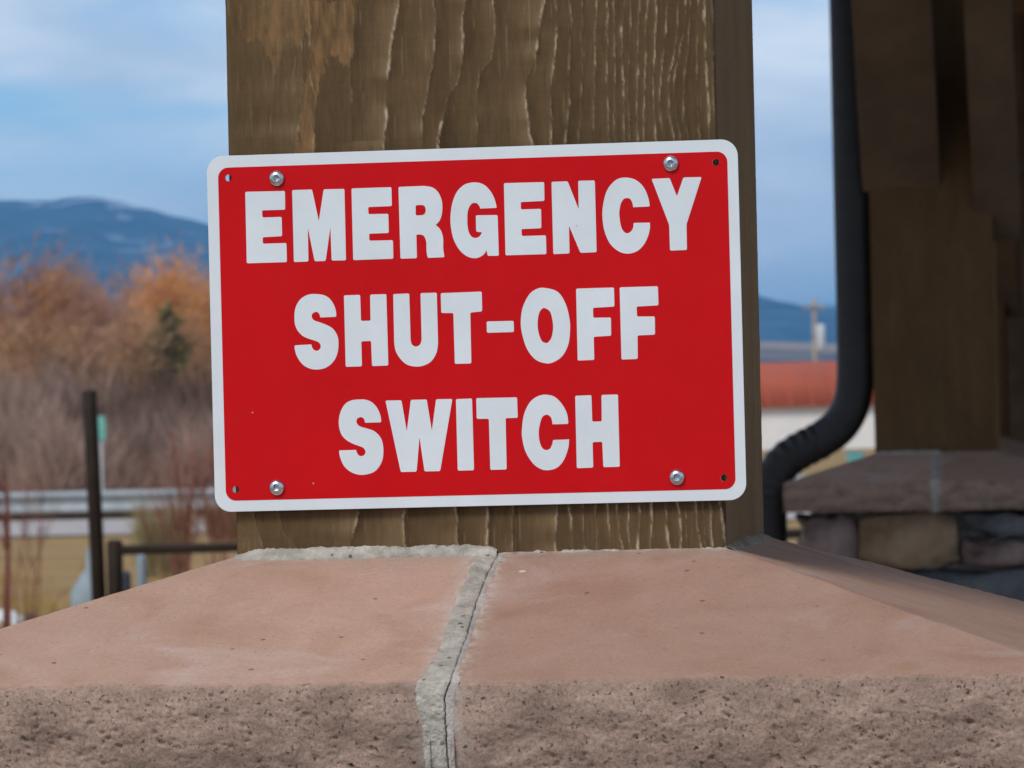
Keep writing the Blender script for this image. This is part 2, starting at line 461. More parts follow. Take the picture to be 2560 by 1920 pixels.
# ------------------------------------------------------------------ traced data (millimetres in the plane of the sign / of the post face)
LETTERS = [
 ('E', [[(-108.6,67.4,1), (-89.4,67.2,1), (-89.5,58.3,1), (-100.7,58.3,1), (-100.6,54.9,1), (-91.3,54.9,1), (-91.3,45.7,1), (-100.7,45.5,1), (-100.7,42.4,1), (-89.3,42.4,1), (-89.3,33.3,1), (-108.7,33.3,1)]]),
 ('M', [[(-85.9,67.5,1), (-76.3,67.5,1), (-73.4,52.4,1), (-70.7,67.4,1), (-60.7,67.3,1), (-60.8,33.3,1), (-67.7,33.4,1), (-67.9,49.3,1), (-70.6,33.3,1), (-75.9,33.3,1), (-78.8,49.4,1), (-78.9,33.3,1), (-85.9,33.2,1)]]),
 ('E', [[(-57.3,67.4,1), (-38.1,67.4,1), (-38.1,58.4,1), (-49.5,58.3,1), (-49.4,54.9,1), (-39.9,54.8,1), (-39.9,45.7,1), (-49.4,45.6,1), (-49.3,42.3,1), (-38,42.2,1), (-38,33.4,1), (-57.3,33.3,1)]]),
 ('R', [[(-34.7,67.4,1), (-22.3,67.5,1), (-18.4,66.6,0), (-15.7,64.2,0), (-14.2,60.6,0), (-13.9,57,0), (-14.4,53.2,0), (-15.6,50.5,0), (-17.3,48.8,1), (-15.3,46.8,0), (-14.3,44.4,0), (-13.9,41.7,0), (-14,38.1,0), (-13.8,35.6,0), (-13.5,33.4,1), (-21.4,33.3,1), (-21.8,34.8,0), (-22,37,0), (-22,40.5,0), (-22.5,42.7,0), (-23.4,44,0), (-24.8,44.5,0), (-26.7,44.5,1), (-26.7,33.3,1), (-34.6,33.3,1)], [(-26.7,58.5,1), (-23.6,58.5,1), (-22.4,57.9,0), (-21.9,56.1,0), (-22.4,54.3,0), (-23.7,53.6,1), (-26.8,53.6,1)]]),
 ('G', [[(12.1,56,1), (4.2,55.9,1), (3.7,57.3,0), (2.7,58.4,0), (1.5,58.7,0), (0.1,58.3,0), (-1.2,56.5,0), (-1.9,54.2,0), (-2.1,51.5,0), (-2.1,48.2,0), (-1.6,45.1,0), (-0.4,42.9,0), (1.2,42.1,0), (3,42.4,0), (4.2,43.6,0), (4.7,44.7,1), (2,45,1), (2,52.8,1), (12.4,52.6,1), (12.5,33.3,1), (7.2,33.4,1), (6.7,36.1,1), (5.4,34.2,0), (3.2,32.9,0), (1,32.5,0), (-1.8,33.1,0), (-4.5,34.8,0), (-6.9,37.6,0), (-8.8,41.5,0), (-9.8,45.7,0), (-10.2,50.3,0), (-9.8,55.5,0), (-8.6,60.4,0), (-6.5,64.5,0), (-3.4,67.3,0), (-0.6,68.2,0), (1.5,68.4,0), (4.4,68,0), (7.1,66.5,0), (9.5,63.7,0), (11.1,60.4,0), (11.8,57.6,0)]]),
 ('E', [[(15.8,67.6,1), (35,67.5,1), (34.9,58.6,1), (23.6,58.4,1), (23.6,54.9,1), (33.2,54.9,1), (33.1,45.7,1), (23.6,45.6,1), (23.7,42.3,1), (35.2,42.3,1), (35.2,33.4,1), (15.7,33.4,1)]]),
 ('N', [[(38.5,67.5,1), (46.2,67.5,1), (51.1,54.1,1), (51.2,67.6,1), (59.1,67.5,1), (59.1,33.6,1), (51.4,33.5,1), (46.3,46.5,1), (46.2,33.4,1), (38.5,33.3,1)]]),
 ('C', [[(84.8,54.4,1), (77,54.3,1), (76.6,56.4,0), (75.7,58.2,0), (74.2,58.7,0), (72.6,58.3,0), (71.2,56.3,0), (70.6,53.9,0), (70.3,51.4,0), (70.6,47.6,0), (71.3,44.5,0), (72.5,42.7,0), (73.9,42.1,0), (75.5,42.8,0), (76.7,44.6,0), (77,46.9,1), (84.7,46.8,1), (84.6,43.9,0), (83.4,39.8,0), (81.4,36.3,0), (78.6,33.7,0), (75.8,32.7,0), (73.4,32.5,0), (70.6,33.2,0), (67.7,35.1,0), (65,38.4,0), (63.1,43.4,0), (62.4,48.1,0), (62.3,52.2,0), (63,57.1,0), (64.5,62,0), (66.8,65.4,0), (69.9,67.8,0), (73.5,68.4,0), (77.5,67.6,0), (80.8,65.3,0), (82.9,62.2,0), (84.2,58.6,0), (84.7,56.1,0)]]),
 ('Y', [[(86,67.4,1), (94.6,67.5,1), (97.8,58.8,1), (101.1,67.6,1), (109.7,67.5,1), (102,45.5,1), (101.9,33.4,1), (93.9,33.3,1), (93.8,45.4,1)]]),
 ('S', [[(-66.1,6.6,1), (-73.8,6.5,1), (-74.2,8,0), (-74.9,8.9,0), (-75.9,9.2,0), (-77.1,8.8,0), (-77.9,7.9,0), (-77.9,6.7,0), (-77.3,5.6,0), (-76.2,4.9,0), (-73.6,4,0), (-70.6,2.7,0), (-68.3,1.3,0), (-66.6,-0.8,0), (-65.6,-3.3,0), (-65.4,-6.1,0), (-65.7,-9.4,0), (-66.9,-12.9,0), (-68.8,-15.4,0), (-71.1,-17.1,0), (-73.7,-18,0), (-76.5,-18.2,0), (-79.3,-17.7,0), (-82.1,-16.3,0), (-84.3,-13.9,0), (-85.9,-10.9,0), (-86.5,-8.3,0), (-86.6,-6.4,1), (-78.5,-6.2,1), (-78.1,-7.7,0), (-77.3,-8.8,0), (-76,-9.3,0), (-74.7,-8.8,0), (-74,-7.4,0), (-74.3,-6,0), (-75.4,-5,0), (-77.4,-4.2,0), (-80,-3.3,0), (-82.7,-1.9,0), (-85,0.7,0), (-86.1,3.5,0), (-86.3,6.3,0), (-86.1,9.6,0), (-85.2,12.6,0), (-83.3,15.3,0), (-81,16.9,0), (-78.2,17.7,0), (-74.8,17.6,0), (-71.5,16.9,0), (-69,15.2,0), (-67.2,12.4,0), (-66.3,9.6,0)]]),
 ('H', [[(-62.2,16.7,1), (-54.4,16.7,1), (-54.3,4.3,1), (-49.7,4.3,1), (-49.6,16.7,1), (-41.8,16.7,1), (-41.7,-17.2,1), (-49.5,-17.3,1), (-49.7,-5.3,1), (-54.4,-5.4,1), (-54.4,-17.3,1), (-62.2,-17.3,1)]]),
 ('U', [[(-38.5,16.6,1), (-30.8,16.7,1), (-30.7,-5.4,1), (-30.1,-7.5,0), (-28.2,-8.6,0), (-26.2,-7.6,0), (-25.4,-5.4,1), (-25.4,16.7,1), (-17.6,16.7,1), (-17.6,-7.2,1), (-18.4,-11.6,0), (-21,-15.7,0), (-24.5,-17.6,0), (-28.3,-18.1,0), (-32.5,-17.1,0), (-35.5,-14.6,0), (-37.9,-10.7,0), (-38.6,-6.6,1)]]),
 ('T', [[(-15.7,16.4,1), (3.9,16.6,1), (3.9,7.2,1), (-1.8,6.8,1), (-1.9,-17.3,1), (-9.8,-17.3,1), (-9.9,6.8,1), (-15.7,7,1)]]),
 ('-', [[(5.9,2.4,1), (18.8,2.3,1), (18.8,-3,1), (5.9,-3,1)]]),
 ('O', [[(33.7,17.5,0), (40,15.5,0), (43.6,10,0), (45.4,2.7,0), (45.5,-3.4,0), (44.5,-9.6,0), (41.6,-14.9,0), (37.4,-17.7,0), (33.7,-18.2,0), (28.8,-16.3,0), (24.8,-11.1,0), (22.6,-3.5,0), (22.2,2.3,0), (23.4,8.8,0), (26.5,14.5,0), (30,17,0)], [(33.8,7.9,0), (36.3,6.1,0), (37.3,1.9,0), (37.5,-1.8,0), (36.7,-5.9,0), (35.2,-8.1,0), (33.9,-8.6,0), (31.8,-7.3,0), (30.4,-3,0), (30.2,1.4,0), (31,5.5,0), (32.3,7.5,0)]]),
 ('F', [[(48.9,16.7,1), (66.9,16.7,1), (66.9,7.7,1), (56.7,7.4,1), (56.7,2.7,1), (65.1,2.6,1), (65,-6,1), (56.7,-6.3,1), (56.7,-17.2,1), (48.8,-17.3,1)]]),
 ('F', [[(69.6,16.7,1), (87.7,16.7,1), (87.8,7.7,1), (77.4,7.4,1), (77.5,2.7,1), (85.9,2.5,1), (85.8,-6.1,1), (77.5,-6.2,1), (77.3,-17.3,1), (69.6,-17.4,1)]]),
 ('S', [[(-45.8,-44.1,1), (-53.5,-44.1,1), (-53.9,-42.6,0), (-54.7,-41.6,0), (-55.7,-41.4,0), (-56.9,-41.8,0), (-57.6,-42.7,0), (-57.6,-43.9,0), (-56.8,-45.2,0), (-55.2,-46.1,0), (-52.5,-46.9,0), (-49.6,-48,0), (-47.5,-49.7,0), (-45.9,-52.1,0), (-45.2,-55,0), (-45.1,-58.2,0), (-45.6,-61.7,0), (-47.1,-64.8,0), (-49.3,-67.2,0), (-52.3,-68.4,0), (-55.5,-68.8,0), (-58.7,-68.3,0), (-61.7,-66.8,0), (-64.3,-64.2,0), (-65.8,-60.7,0), (-66.3,-58.3,0), (-66.3,-56.9,1), (-58.2,-56.9,1), (-57.7,-58.5,0), (-56.8,-59.6,0), (-55.8,-59.9,0), (-54.5,-59.5,0), (-53.7,-58.2,0), (-53.9,-57,0), (-54.9,-55.8,0), (-57.1,-54.9,0), (-60,-53.7,0), (-62.7,-52.1,0), (-64.8,-49.8,0), (-65.9,-46.8,0), (-66.2,-43.6,0), (-65.7,-40.1,0), (-64.4,-37,0), (-62.5,-34.6,0), (-59.8,-33.3,0), (-56.8,-33,0), (-53.5,-33.1,0), (-50.6,-34.1,0), (-48.2,-36.3,0), (-46.7,-39,0), (-45.9,-41.7,0)]]),
 ('W', [[(-43.5,-33.8,1), (-35.8,-33.9,1), (-33.6,-48.7,1), (-31.3,-33.8,1), (-23.7,-33.8,1), (-21.6,-48.7,1), (-19.2,-33.8,1), (-11.4,-33.9,1), (-18.1,-67.9,1), (-25.6,-67.9,1), (-27.6,-51.5,1), (-29.4,-67.9,1), (-37,-67.9,1)]]),
 ('I', [[(-9.7,-34,1), (-2,-33.9,1), (-1.9,-67.9,1), (-9.7,-67.9,1)]]),
 ('T', [[(-0,-33.8,1), (19.5,-33.9,1), (19.6,-43.6,1), (13.8,-43.6,1), (13.7,-67.9,1), (5.9,-67.9,1), (5.8,-43.7,1), (0,-43.6,1)]]),
 ('C', [[(43.7,-47.1,1), (36.1,-47.1,1), (35.6,-44.2,0), (34.4,-42.8,0), (33.1,-42.5,0), (31.2,-43.7,0), (29.9,-47.5,0), (29.4,-50.9,0), (29.7,-55,0), (30.9,-58.1,0), (32.8,-59.2,0), (34.6,-58.5,0), (35.7,-56.5,0), (36.1,-54.5,1), (43.8,-54.4,1), (43.2,-58.7,0), (41,-64.1,0), (37.9,-67.5,0), (33.7,-68.7,0), (29.9,-68,0), (26.2,-65.2,0), (22.9,-59.6,0), (21.5,-53.4,0), (21.5,-48.6,0), (22.7,-41.8,0), (25.6,-36.4,0), (29.1,-33.8,0), (32.9,-33,0), (37.3,-34.1,0), (40.7,-37.5,0), (43,-42,0)]]),
 ('H', [[(47.2,-33.9,1), (54.9,-33.8,1), (55,-46.3,1), (59.5,-46.3,1), (59.7,-33.8,1), (67.5,-33.8,1), (67.5,-67.9,1), (59.7,-67.9,1), (59.5,-55.9,1), (54.9,-56,1), (54.9,-68,1), (47.1,-68.1,1)]]),
]

GRAIN = [
 (1, [(-33,263.4), (-34.6,253.7), (-36.1,245.9), (-37.9,237.4), (-39.1,227), (-40.3,217.8), (-40.2,207.4), (-41.1,198.2), (-41.5,192.3)]),
 (0.6, [(-16.2,262.9), (-15.4,255.7), (-16.3,244.6), (-17.2,233.5), (-19,223.7), (-21.6,212.7), (-23.4,206.2), (-23.6,193.8)]),
 (0.9, [(-1,262.4), (-2.2,254.6), (-2.4,242.8), (-3.6,233), (-5.2,223.9), (-9.6,216.9), (-13.1,207.9), (-14.6,198.7), (-15.4,192.6)]),
 (0.6, [(12.8,261.9), (12.8,248.8), (12.3,240.4), (10.5,233.9), (5.8,228.2), (4,219.7), (3.1,211.3), (3.5,199.5), (2.4,193)]),
 (0.45, [(-76.2,228.1), (-73.8,218.9), (-75,209.1), (-75.7,193.3)]),
 (0.45, [(-79.6,228.2), (-81.6,212.5), (-83.2,199.5), (-84,193.6)]),
 (0.25, [(-52.9,264.1), (-54.2,251), (-56.8,236.7)]),
 (1, [(36.5,261.1), (35,251.4), (33.8,241.6), (31.3,231.9), (27.8,224.9), (26.6,215.8), (27.4,206), (28.9,197.5), (30.1,193.5)]),
 (0.6, [(42.4,260.9), (42.2,244.6), (41.2,234.9), (39.6,224.5), (38.8,215.4), (38.8,202.4), (38.3,193.3)]),
 (0.6, [(49,260.7), (49.4,250.9), (48.8,241.2), (47.4,221.7), (47.9,211.9), (46.7,203.4), (45.2,193.7)]),
 (0.4, [(55.2,260.5), (54.2,247.5), (54.6,234.5), (53.7,221.5), (53,208.5), (51.7,193.5)]),
 (0.5, [(62,260.3), (60.8,247.3), (59.9,221.3), (59.3,208.3), (58.9,193.3)]),
 (0.6, [(66.9,260.1), (66,234.1), (65.8,221.1), (66.1,208.1), (65.6,199), (66.1,193.1)]),
 (0.5, [(69.8,227.5), (69.5,211.2), (68.5,198.2), (69.4,193)]),
 (0.7, [(74.8,259.8), (73.4,243.6), (73.1,227.4), (73.8,215), (73.6,193.5)]),
 (0.5, [(78,259.7), (77.4,243.5), (76.4,230.5), (75.5,217.5), (76.1,201.3), (76.2,192.8)]),
 (0.7, [(82,259.6), (81,243.4), (81,232.3), (80.1,220.6), (79.8,204.4), (80.2,192.7)]),
 (0.5, [(86.2,259.5), (84.6,246.5), (84.7,236.7), (83.6,214), (82.9,198.5)]),
 (0.6, [(90.1,259.3), (89,239.9), (87.9,220.4), (87.7,207.4), (88.3,192.4)]),
 (0.5, [(95.3,259.2), (94,242.9), (92.4,230), (90.7,213.8), (91.9,193)]),
 (0.6, [(100.5,259), (99.2,242.8), (97,229.9), (95.1,220.2), (95.1,203.9), (96.8,192.8)]),
 (0.5, [(104.1,258.9), (102.5,242.7), (100.3,234.3), (98.1,222.7), (97.9,212.3), (98.9,200.6), (100.1,193.4)]),
 (0.5, [(106.1,258.8), (105,239.3), (102.6,219.9), (102.1,210.9), (102.3,205), (103.9,192.6)]),
 (0.5, [(110,258.7), (108.7,232.7), (108.9,209.4), (109.2,193.8)]),
 (0.8, [(112.9,258.6), (112.9,245.6), (112.6,230.7), (113.3,219.6), (114,206.6), (113.7,193.6)]),
 (0.6, [(116.5,258.4), (116.3,235.7), (116.3,222.8), (116,193.6)]),
 (0.4, [(-108.4,20.7), (-107.5,15.8), (-104.6,4)]),
 (0.6, [(-96.5,21.1), (-93.9,10.7), (-87.8,3.7)]),
 (0.8, [(-57.7,21.1), (-59.7,11.5), (-62,3.2)]),
 (1, [(-35.1,21.3), (-35.9,14.4), (-35.5,2.8)]),
 (0.7, [(-11.1,21.5), (-10.2,14), (-10.2,0.9)]),
 (0.9, [(4.8,21.9), (4.2,10.2), (3.3,0.7)]),
 (0.8, [(16.2,21.7), (16.3,10), (16.4,-1)]),
 (0.8, [(37.5,21.3), (36.9,6.2), (37.1,-2)]),
 (0.7, [(43.1,21.1), (44.3,12.9), (44.7,-2.2)]),
 (0.6, [(50.2,21), (50.1,9.4), (50.2,-1.6)]),
 (0.4, [(56.1,20.9), (55.9,-1)]),
 (0.5, [(61.7,20.8), (61.9,13.9), (62.6,-1.1)]),
 (0.6, [(66.2,20.7), (66.4,15.2), (67.5,4.3), (68.8,-1.2)]),
 (0.7, [(71.3,20.6), (71.5,10.3), (71.9,-1.3)]),
 (0.8, [(76.5,20.5), (77,12.3), (75.7,-1.4)]),
 (0.8, [(82.3,21.1), (82.8,12.2), (81.8,-1.5)]),
 (0.9, [(89.5,20.9), (89.7,10.7), (90.4,-1.6)]),
 (0.7, [(95,20.8), (96.8,9.9), (95.6,-1)]),
 (0.5, [(98.8,20.7), (98.7,-1.1)]),
 (0.7, [(103.2,20.7), (105.3,3.6), (105.8,-1.2)]),
 (0.4, [(107,20.6), (107,4.9), (107.9,-1.3)]),
 (0.7, [(110.4,20.5), (111,-0.6)]),
 (1, [(115.2,20.4), (116.8,12.9), (117.1,-0.1)]),
]

PATCHES = [[(-110.1, 262.1), (-78.8, 268.0), (-54.3, 262.2), (-55.3, 242.5), (-58.2, 234.1), (-61.2, 232.9), (-64.1, 236.3), (-68.8, 236.4), (-70.9, 228.0), (-76.2, 228.1), (-76.6, 243.2), (-78.4, 249.9), (-81.9, 243.4), (-87.1, 246.9), (-90.7, 237.8), (-93.5, 230.0), (-97.3, 240.6), (-101.8, 248.0), (-107.2, 246.2), (-109.7, 252.8)],
           [(-76.0, 237.3), (-70.7, 236.5), (-72.3, 225.4), (-74.3, 212.3), (-75.7, 190.3), (-83.6, 190.6), (-82.0, 209.3), (-79.6, 224.3)]]

HW, PD = 0.11725, 0.2345            # half width and depth of the posts
DO, HC, TH = 0.16654, 0.05226, 0.055  # cap overhang, rise, edge thickness
SLOPE = HC / DO
ROW = [(0.0, 0.0), (-0.0586, 6.920), (-0.210, 13.84)]   # where the three pillars stand (front centre of the post)

# ------------------------------------------------------------------ ground
LINE_A = np.array([-18.575, 76.01]); LINE_D = np.array([0.9917, 0.1283]); LINE_N = np.array([-0.1283, 0.9917])


def ground_z(x, y):
    s = (np.asarray(x) - LINE_A[0]) * LINE_N[0] + (np.asarray(y) - LINE_A[1]) * LINE_N[1]   # metres beyond the guardrail
    z = -0.30 * np.clip((s + 1.4) / 1.4, 0, 1)
    z = z + np.clip((s - 500) / 3000, 0, 1) * 14
    return z


GROUND = None
k = M('dry_ground', rough=0.95, spec=0.1)
gn = k.noise(0.35, 5, 0.6); gf = k.noise(7, 4, 0.65)
c = k.ramp(gn, [(0.3, (0.28, 0.18, 0.08)), (0.48, (0.33, 0.21, 0.085)), (0.62, (0.25, 0.165, 0.085)), (0.8, (0.20, 0.15, 0.06))])
c = k.mix(1.0, c, k.ramp(gf, [(0.3, 0.8), (0.7, 1.15)]), 'MULTIPLY')
k.color(c); k.bump(gf, 0.5, 0.05)
GROUND = k.m
rad = np.concatenate([[0.0], np.geomspace(0.8, 60, 34), np.linspace(64, 96, 40), np.geomspace(100, 16000, 44)])
ang = np.linspace(0, 2 * math.pi, 181)[:-1]
rr, aa = np.meshgrid(rad, ang, indexing='ij')
gx = CAMPOS.x + rr * np.sin(aa); gy = CAMPOS.y + rr * np.cos(aa)
gz = ground_z(gx, gy) + 0.010 * fbm(gx * 0.5, gy * 0.5, 3) * np.clip((rr - 20) / 10, 0, 1)
V = np.stack([gx, gy, gz], -1).reshape(-1, 3)
i, j = np.meshgrid(np.arange(len(rad) - 1), np.arange(180), indexing='ij')
a = i * 180 + j; b = i * 180 + (j + 1) % 180
q = np.stack([a, a + 180, b + 180, b], -1).reshape(-1, 4)[180:]
tri = np.stack([np.zeros(180, int), 180 + np.arange(180), 180 + (np.arange(180) + 1) % 180], 1)
structure(obj('ground', mesh_np('ground', V, [q, tri]), GROUND))

# road in front of the guardrail
k = M('worn_road', rough=0.9, spec=0.2)
n = k.noise(0.8, 5, 0.6); nf = k.noise(40, 3, 0.6)
c = k.ramp(n, [(0.3, (0.34, 0.30, 0.275)), (0.7, (0.46, 0.41, 0.38))])
c = k.mix(1.0, c, k.ramp(nf, [(0.3, 0.85), (0.7, 1.1)]), 'MULTIPLY')
k.color(c)
ROADM = k.m
ts = np.linspace(-130, 130, 90); ss = np.linspace(-14.8, -2.0, 6)
tt, s2 = np.meshgrid(ts, ss, indexing='ij')
P = LINE_A + tt[..., None] * LINE_D + s2[..., None] * LINE_N
rz = ground_z(P[..., 0], P[..., 1]) + 0.022
V = np.concatenate([P, rz[..., None]], -1).reshape(-1, 3)
structure(obj('road', mesh_np('road', V, [gq(90, 6, flip=True)]), ROADM))

# paved apron under the canopy
PAVE = m_mottled('concrete_apron', (0.22, 0.21, 0.19), (0.33, 0.31, 0.285), 3, 0.9, 0.2, 0.004)
structure(obj('pavement', box_mesh('pavement', -1.3, 9, -6, 18, -0.1, 0.012, 0.004), PAVE))

# ------------------------------------------------------------------ mountains and foothills


def ridge_mesh(name, az0, az1, nazi, d0, dr, d1, nd, prof, gully, seed):
    az = np.linspace(az0, az1, nazi); t = np.linspace(0, 1, nd)
    A, T = np.meshgrid(az, t, indexing='ij')
    D = np.where(T < 0.7, d0 + (dr - d0) * T / 0.7, dr + (d1 - dr) * (T - 0.7) / 0.3)
    H = prof(A)
    sh = np.where(T < 0.7, (T / 0.7) ** 0.85, 1 - ((T - 0.7) / 0.3) ** 1.3)
    n = fbm(A * gully, T * 5, 5, 0.55, seed) * 0.26 * np.minimum(1, 3.0 * T) * (1 - 0.96 * np.exp(-((T - 0.7) / 0.07) ** 2))
    rn = 0.014 * fbm(A * 600, T * 0 + seed, 4, 0.6, seed)
    Z = H * (sh * (1 + n + rn)) + 12.0 * (1 - T) * 0
    X = CAMPOS.x + D * np.sin(A); Y = CAMPOS.y + D * np.cos(A)
    V = np.stack([X, Y, Z - 2], -1).reshape(-1, 3)
    return mesh_np(name, V, [gq(nazi, nd)])


AZC = -YAW


def mprof(A):       # ridge height above eye level at 6.5 km, by azimuth
    px = (A - AZC) * 11850 + 1280
    xs = [-9000, -3000, -1200, -400, 0, 110, 200, 280, 420, 520, 700, 1000, 1400, 1900, 2000, 2100, 2400, 3200, 6000, 12000]
    hs = [180, 260, 310, 345, 336, 333, 338, 335, 315, 300, 268, 225, 200, 183, 168, 165, 175, 210, 170, 120]
    return np.interp(px, xs, hs)


k = M('forested_mountain', rough=0.95, spec=0.05)
fz = k.noise(0.010, 5, 0.65)
fc = k.ramp(fz, [(0.38, (0.012, 0.028, 0.042)), (0.62, (0.050, 0.072, 0.085))])  # forest colours tinted blue to carry part of the distance haze
sn = k.noise(0.011, 3, 0.5, k.co((1, 0.5, 1)), 0.6)
snow = k.ramp(sn, [(0.60, 0.0), (0.67, 0.7)])
geo = k.n('ShaderNodeNewGeometry'); sep = k.n('ShaderNodeSeparateXYZ'); k.l(geo.outputs['Position'], sep.inputs[0])
hi = k.ramp(k.math('DIVIDE', sep.outputs['Z'], 400.0), [(0.50, 0.10), (0.82, 0.85)])
k.color(k.mix(k.math('MULTIPLY', snow, hi), fc, (0.72, 0.76, 0.82)))
structure(obj('mountain', ridge_mesh('mountain', AZC - 0.75, AZC + 0.75, 620, 3900, 6500, 8200, 70, mprof, 26, 3), k.m))


def fprof(A):
    px = (A - AZC) * 11850 + 1280
    return np.interp(px, [-9000, 0, 700, 1300, 1800, 2150, 2600, 9000], [40, 44, 48, 46, 45, 43.5, 46, 40])


k = M('dry_hillside', rough=0.95, spec=0.05)
geo = k.n('ShaderNodeNewGeometry'); sep = k.n('ShaderNodeSeparateXYZ'); k.l(geo.outputs['Position'], sep.inputs[0])
band = k.math('ADD', k.math('DIVIDE', sep.outputs['Z'], 60.0), k.math('MULTIPLY', k.math('SUBTRACT', k.noise(0.006, 4, 0.6), 0.5), 0.35))
k.color(k.ramp(band, [(0.50, (0.055, 0.06, 0.075)), (0.60, (0.30, 0.225, 0.165))]))
structure(obj('hill', ridge_mesh('hill', AZC - 0.7, AZC + 0.7, 300, 1500, 2400, 3300, 40, fprof, 14, 5), k.m))

# ------------------------------------------------------------------ timber posts


def inpoly(x, z, poly):
    r = np.zeros(x.shape, bool); n = len(poly)
    for a in range(n):
        x0, z0 = poly[a]; x1, z1 = poly[(a + 1) % n]
        c = ((z0 > z) != (z1 > z)) & (x < (x1 - x0) * (z - z0) / (z1 - z0 + 1e-9) + x0)
        r ^= c
    return r


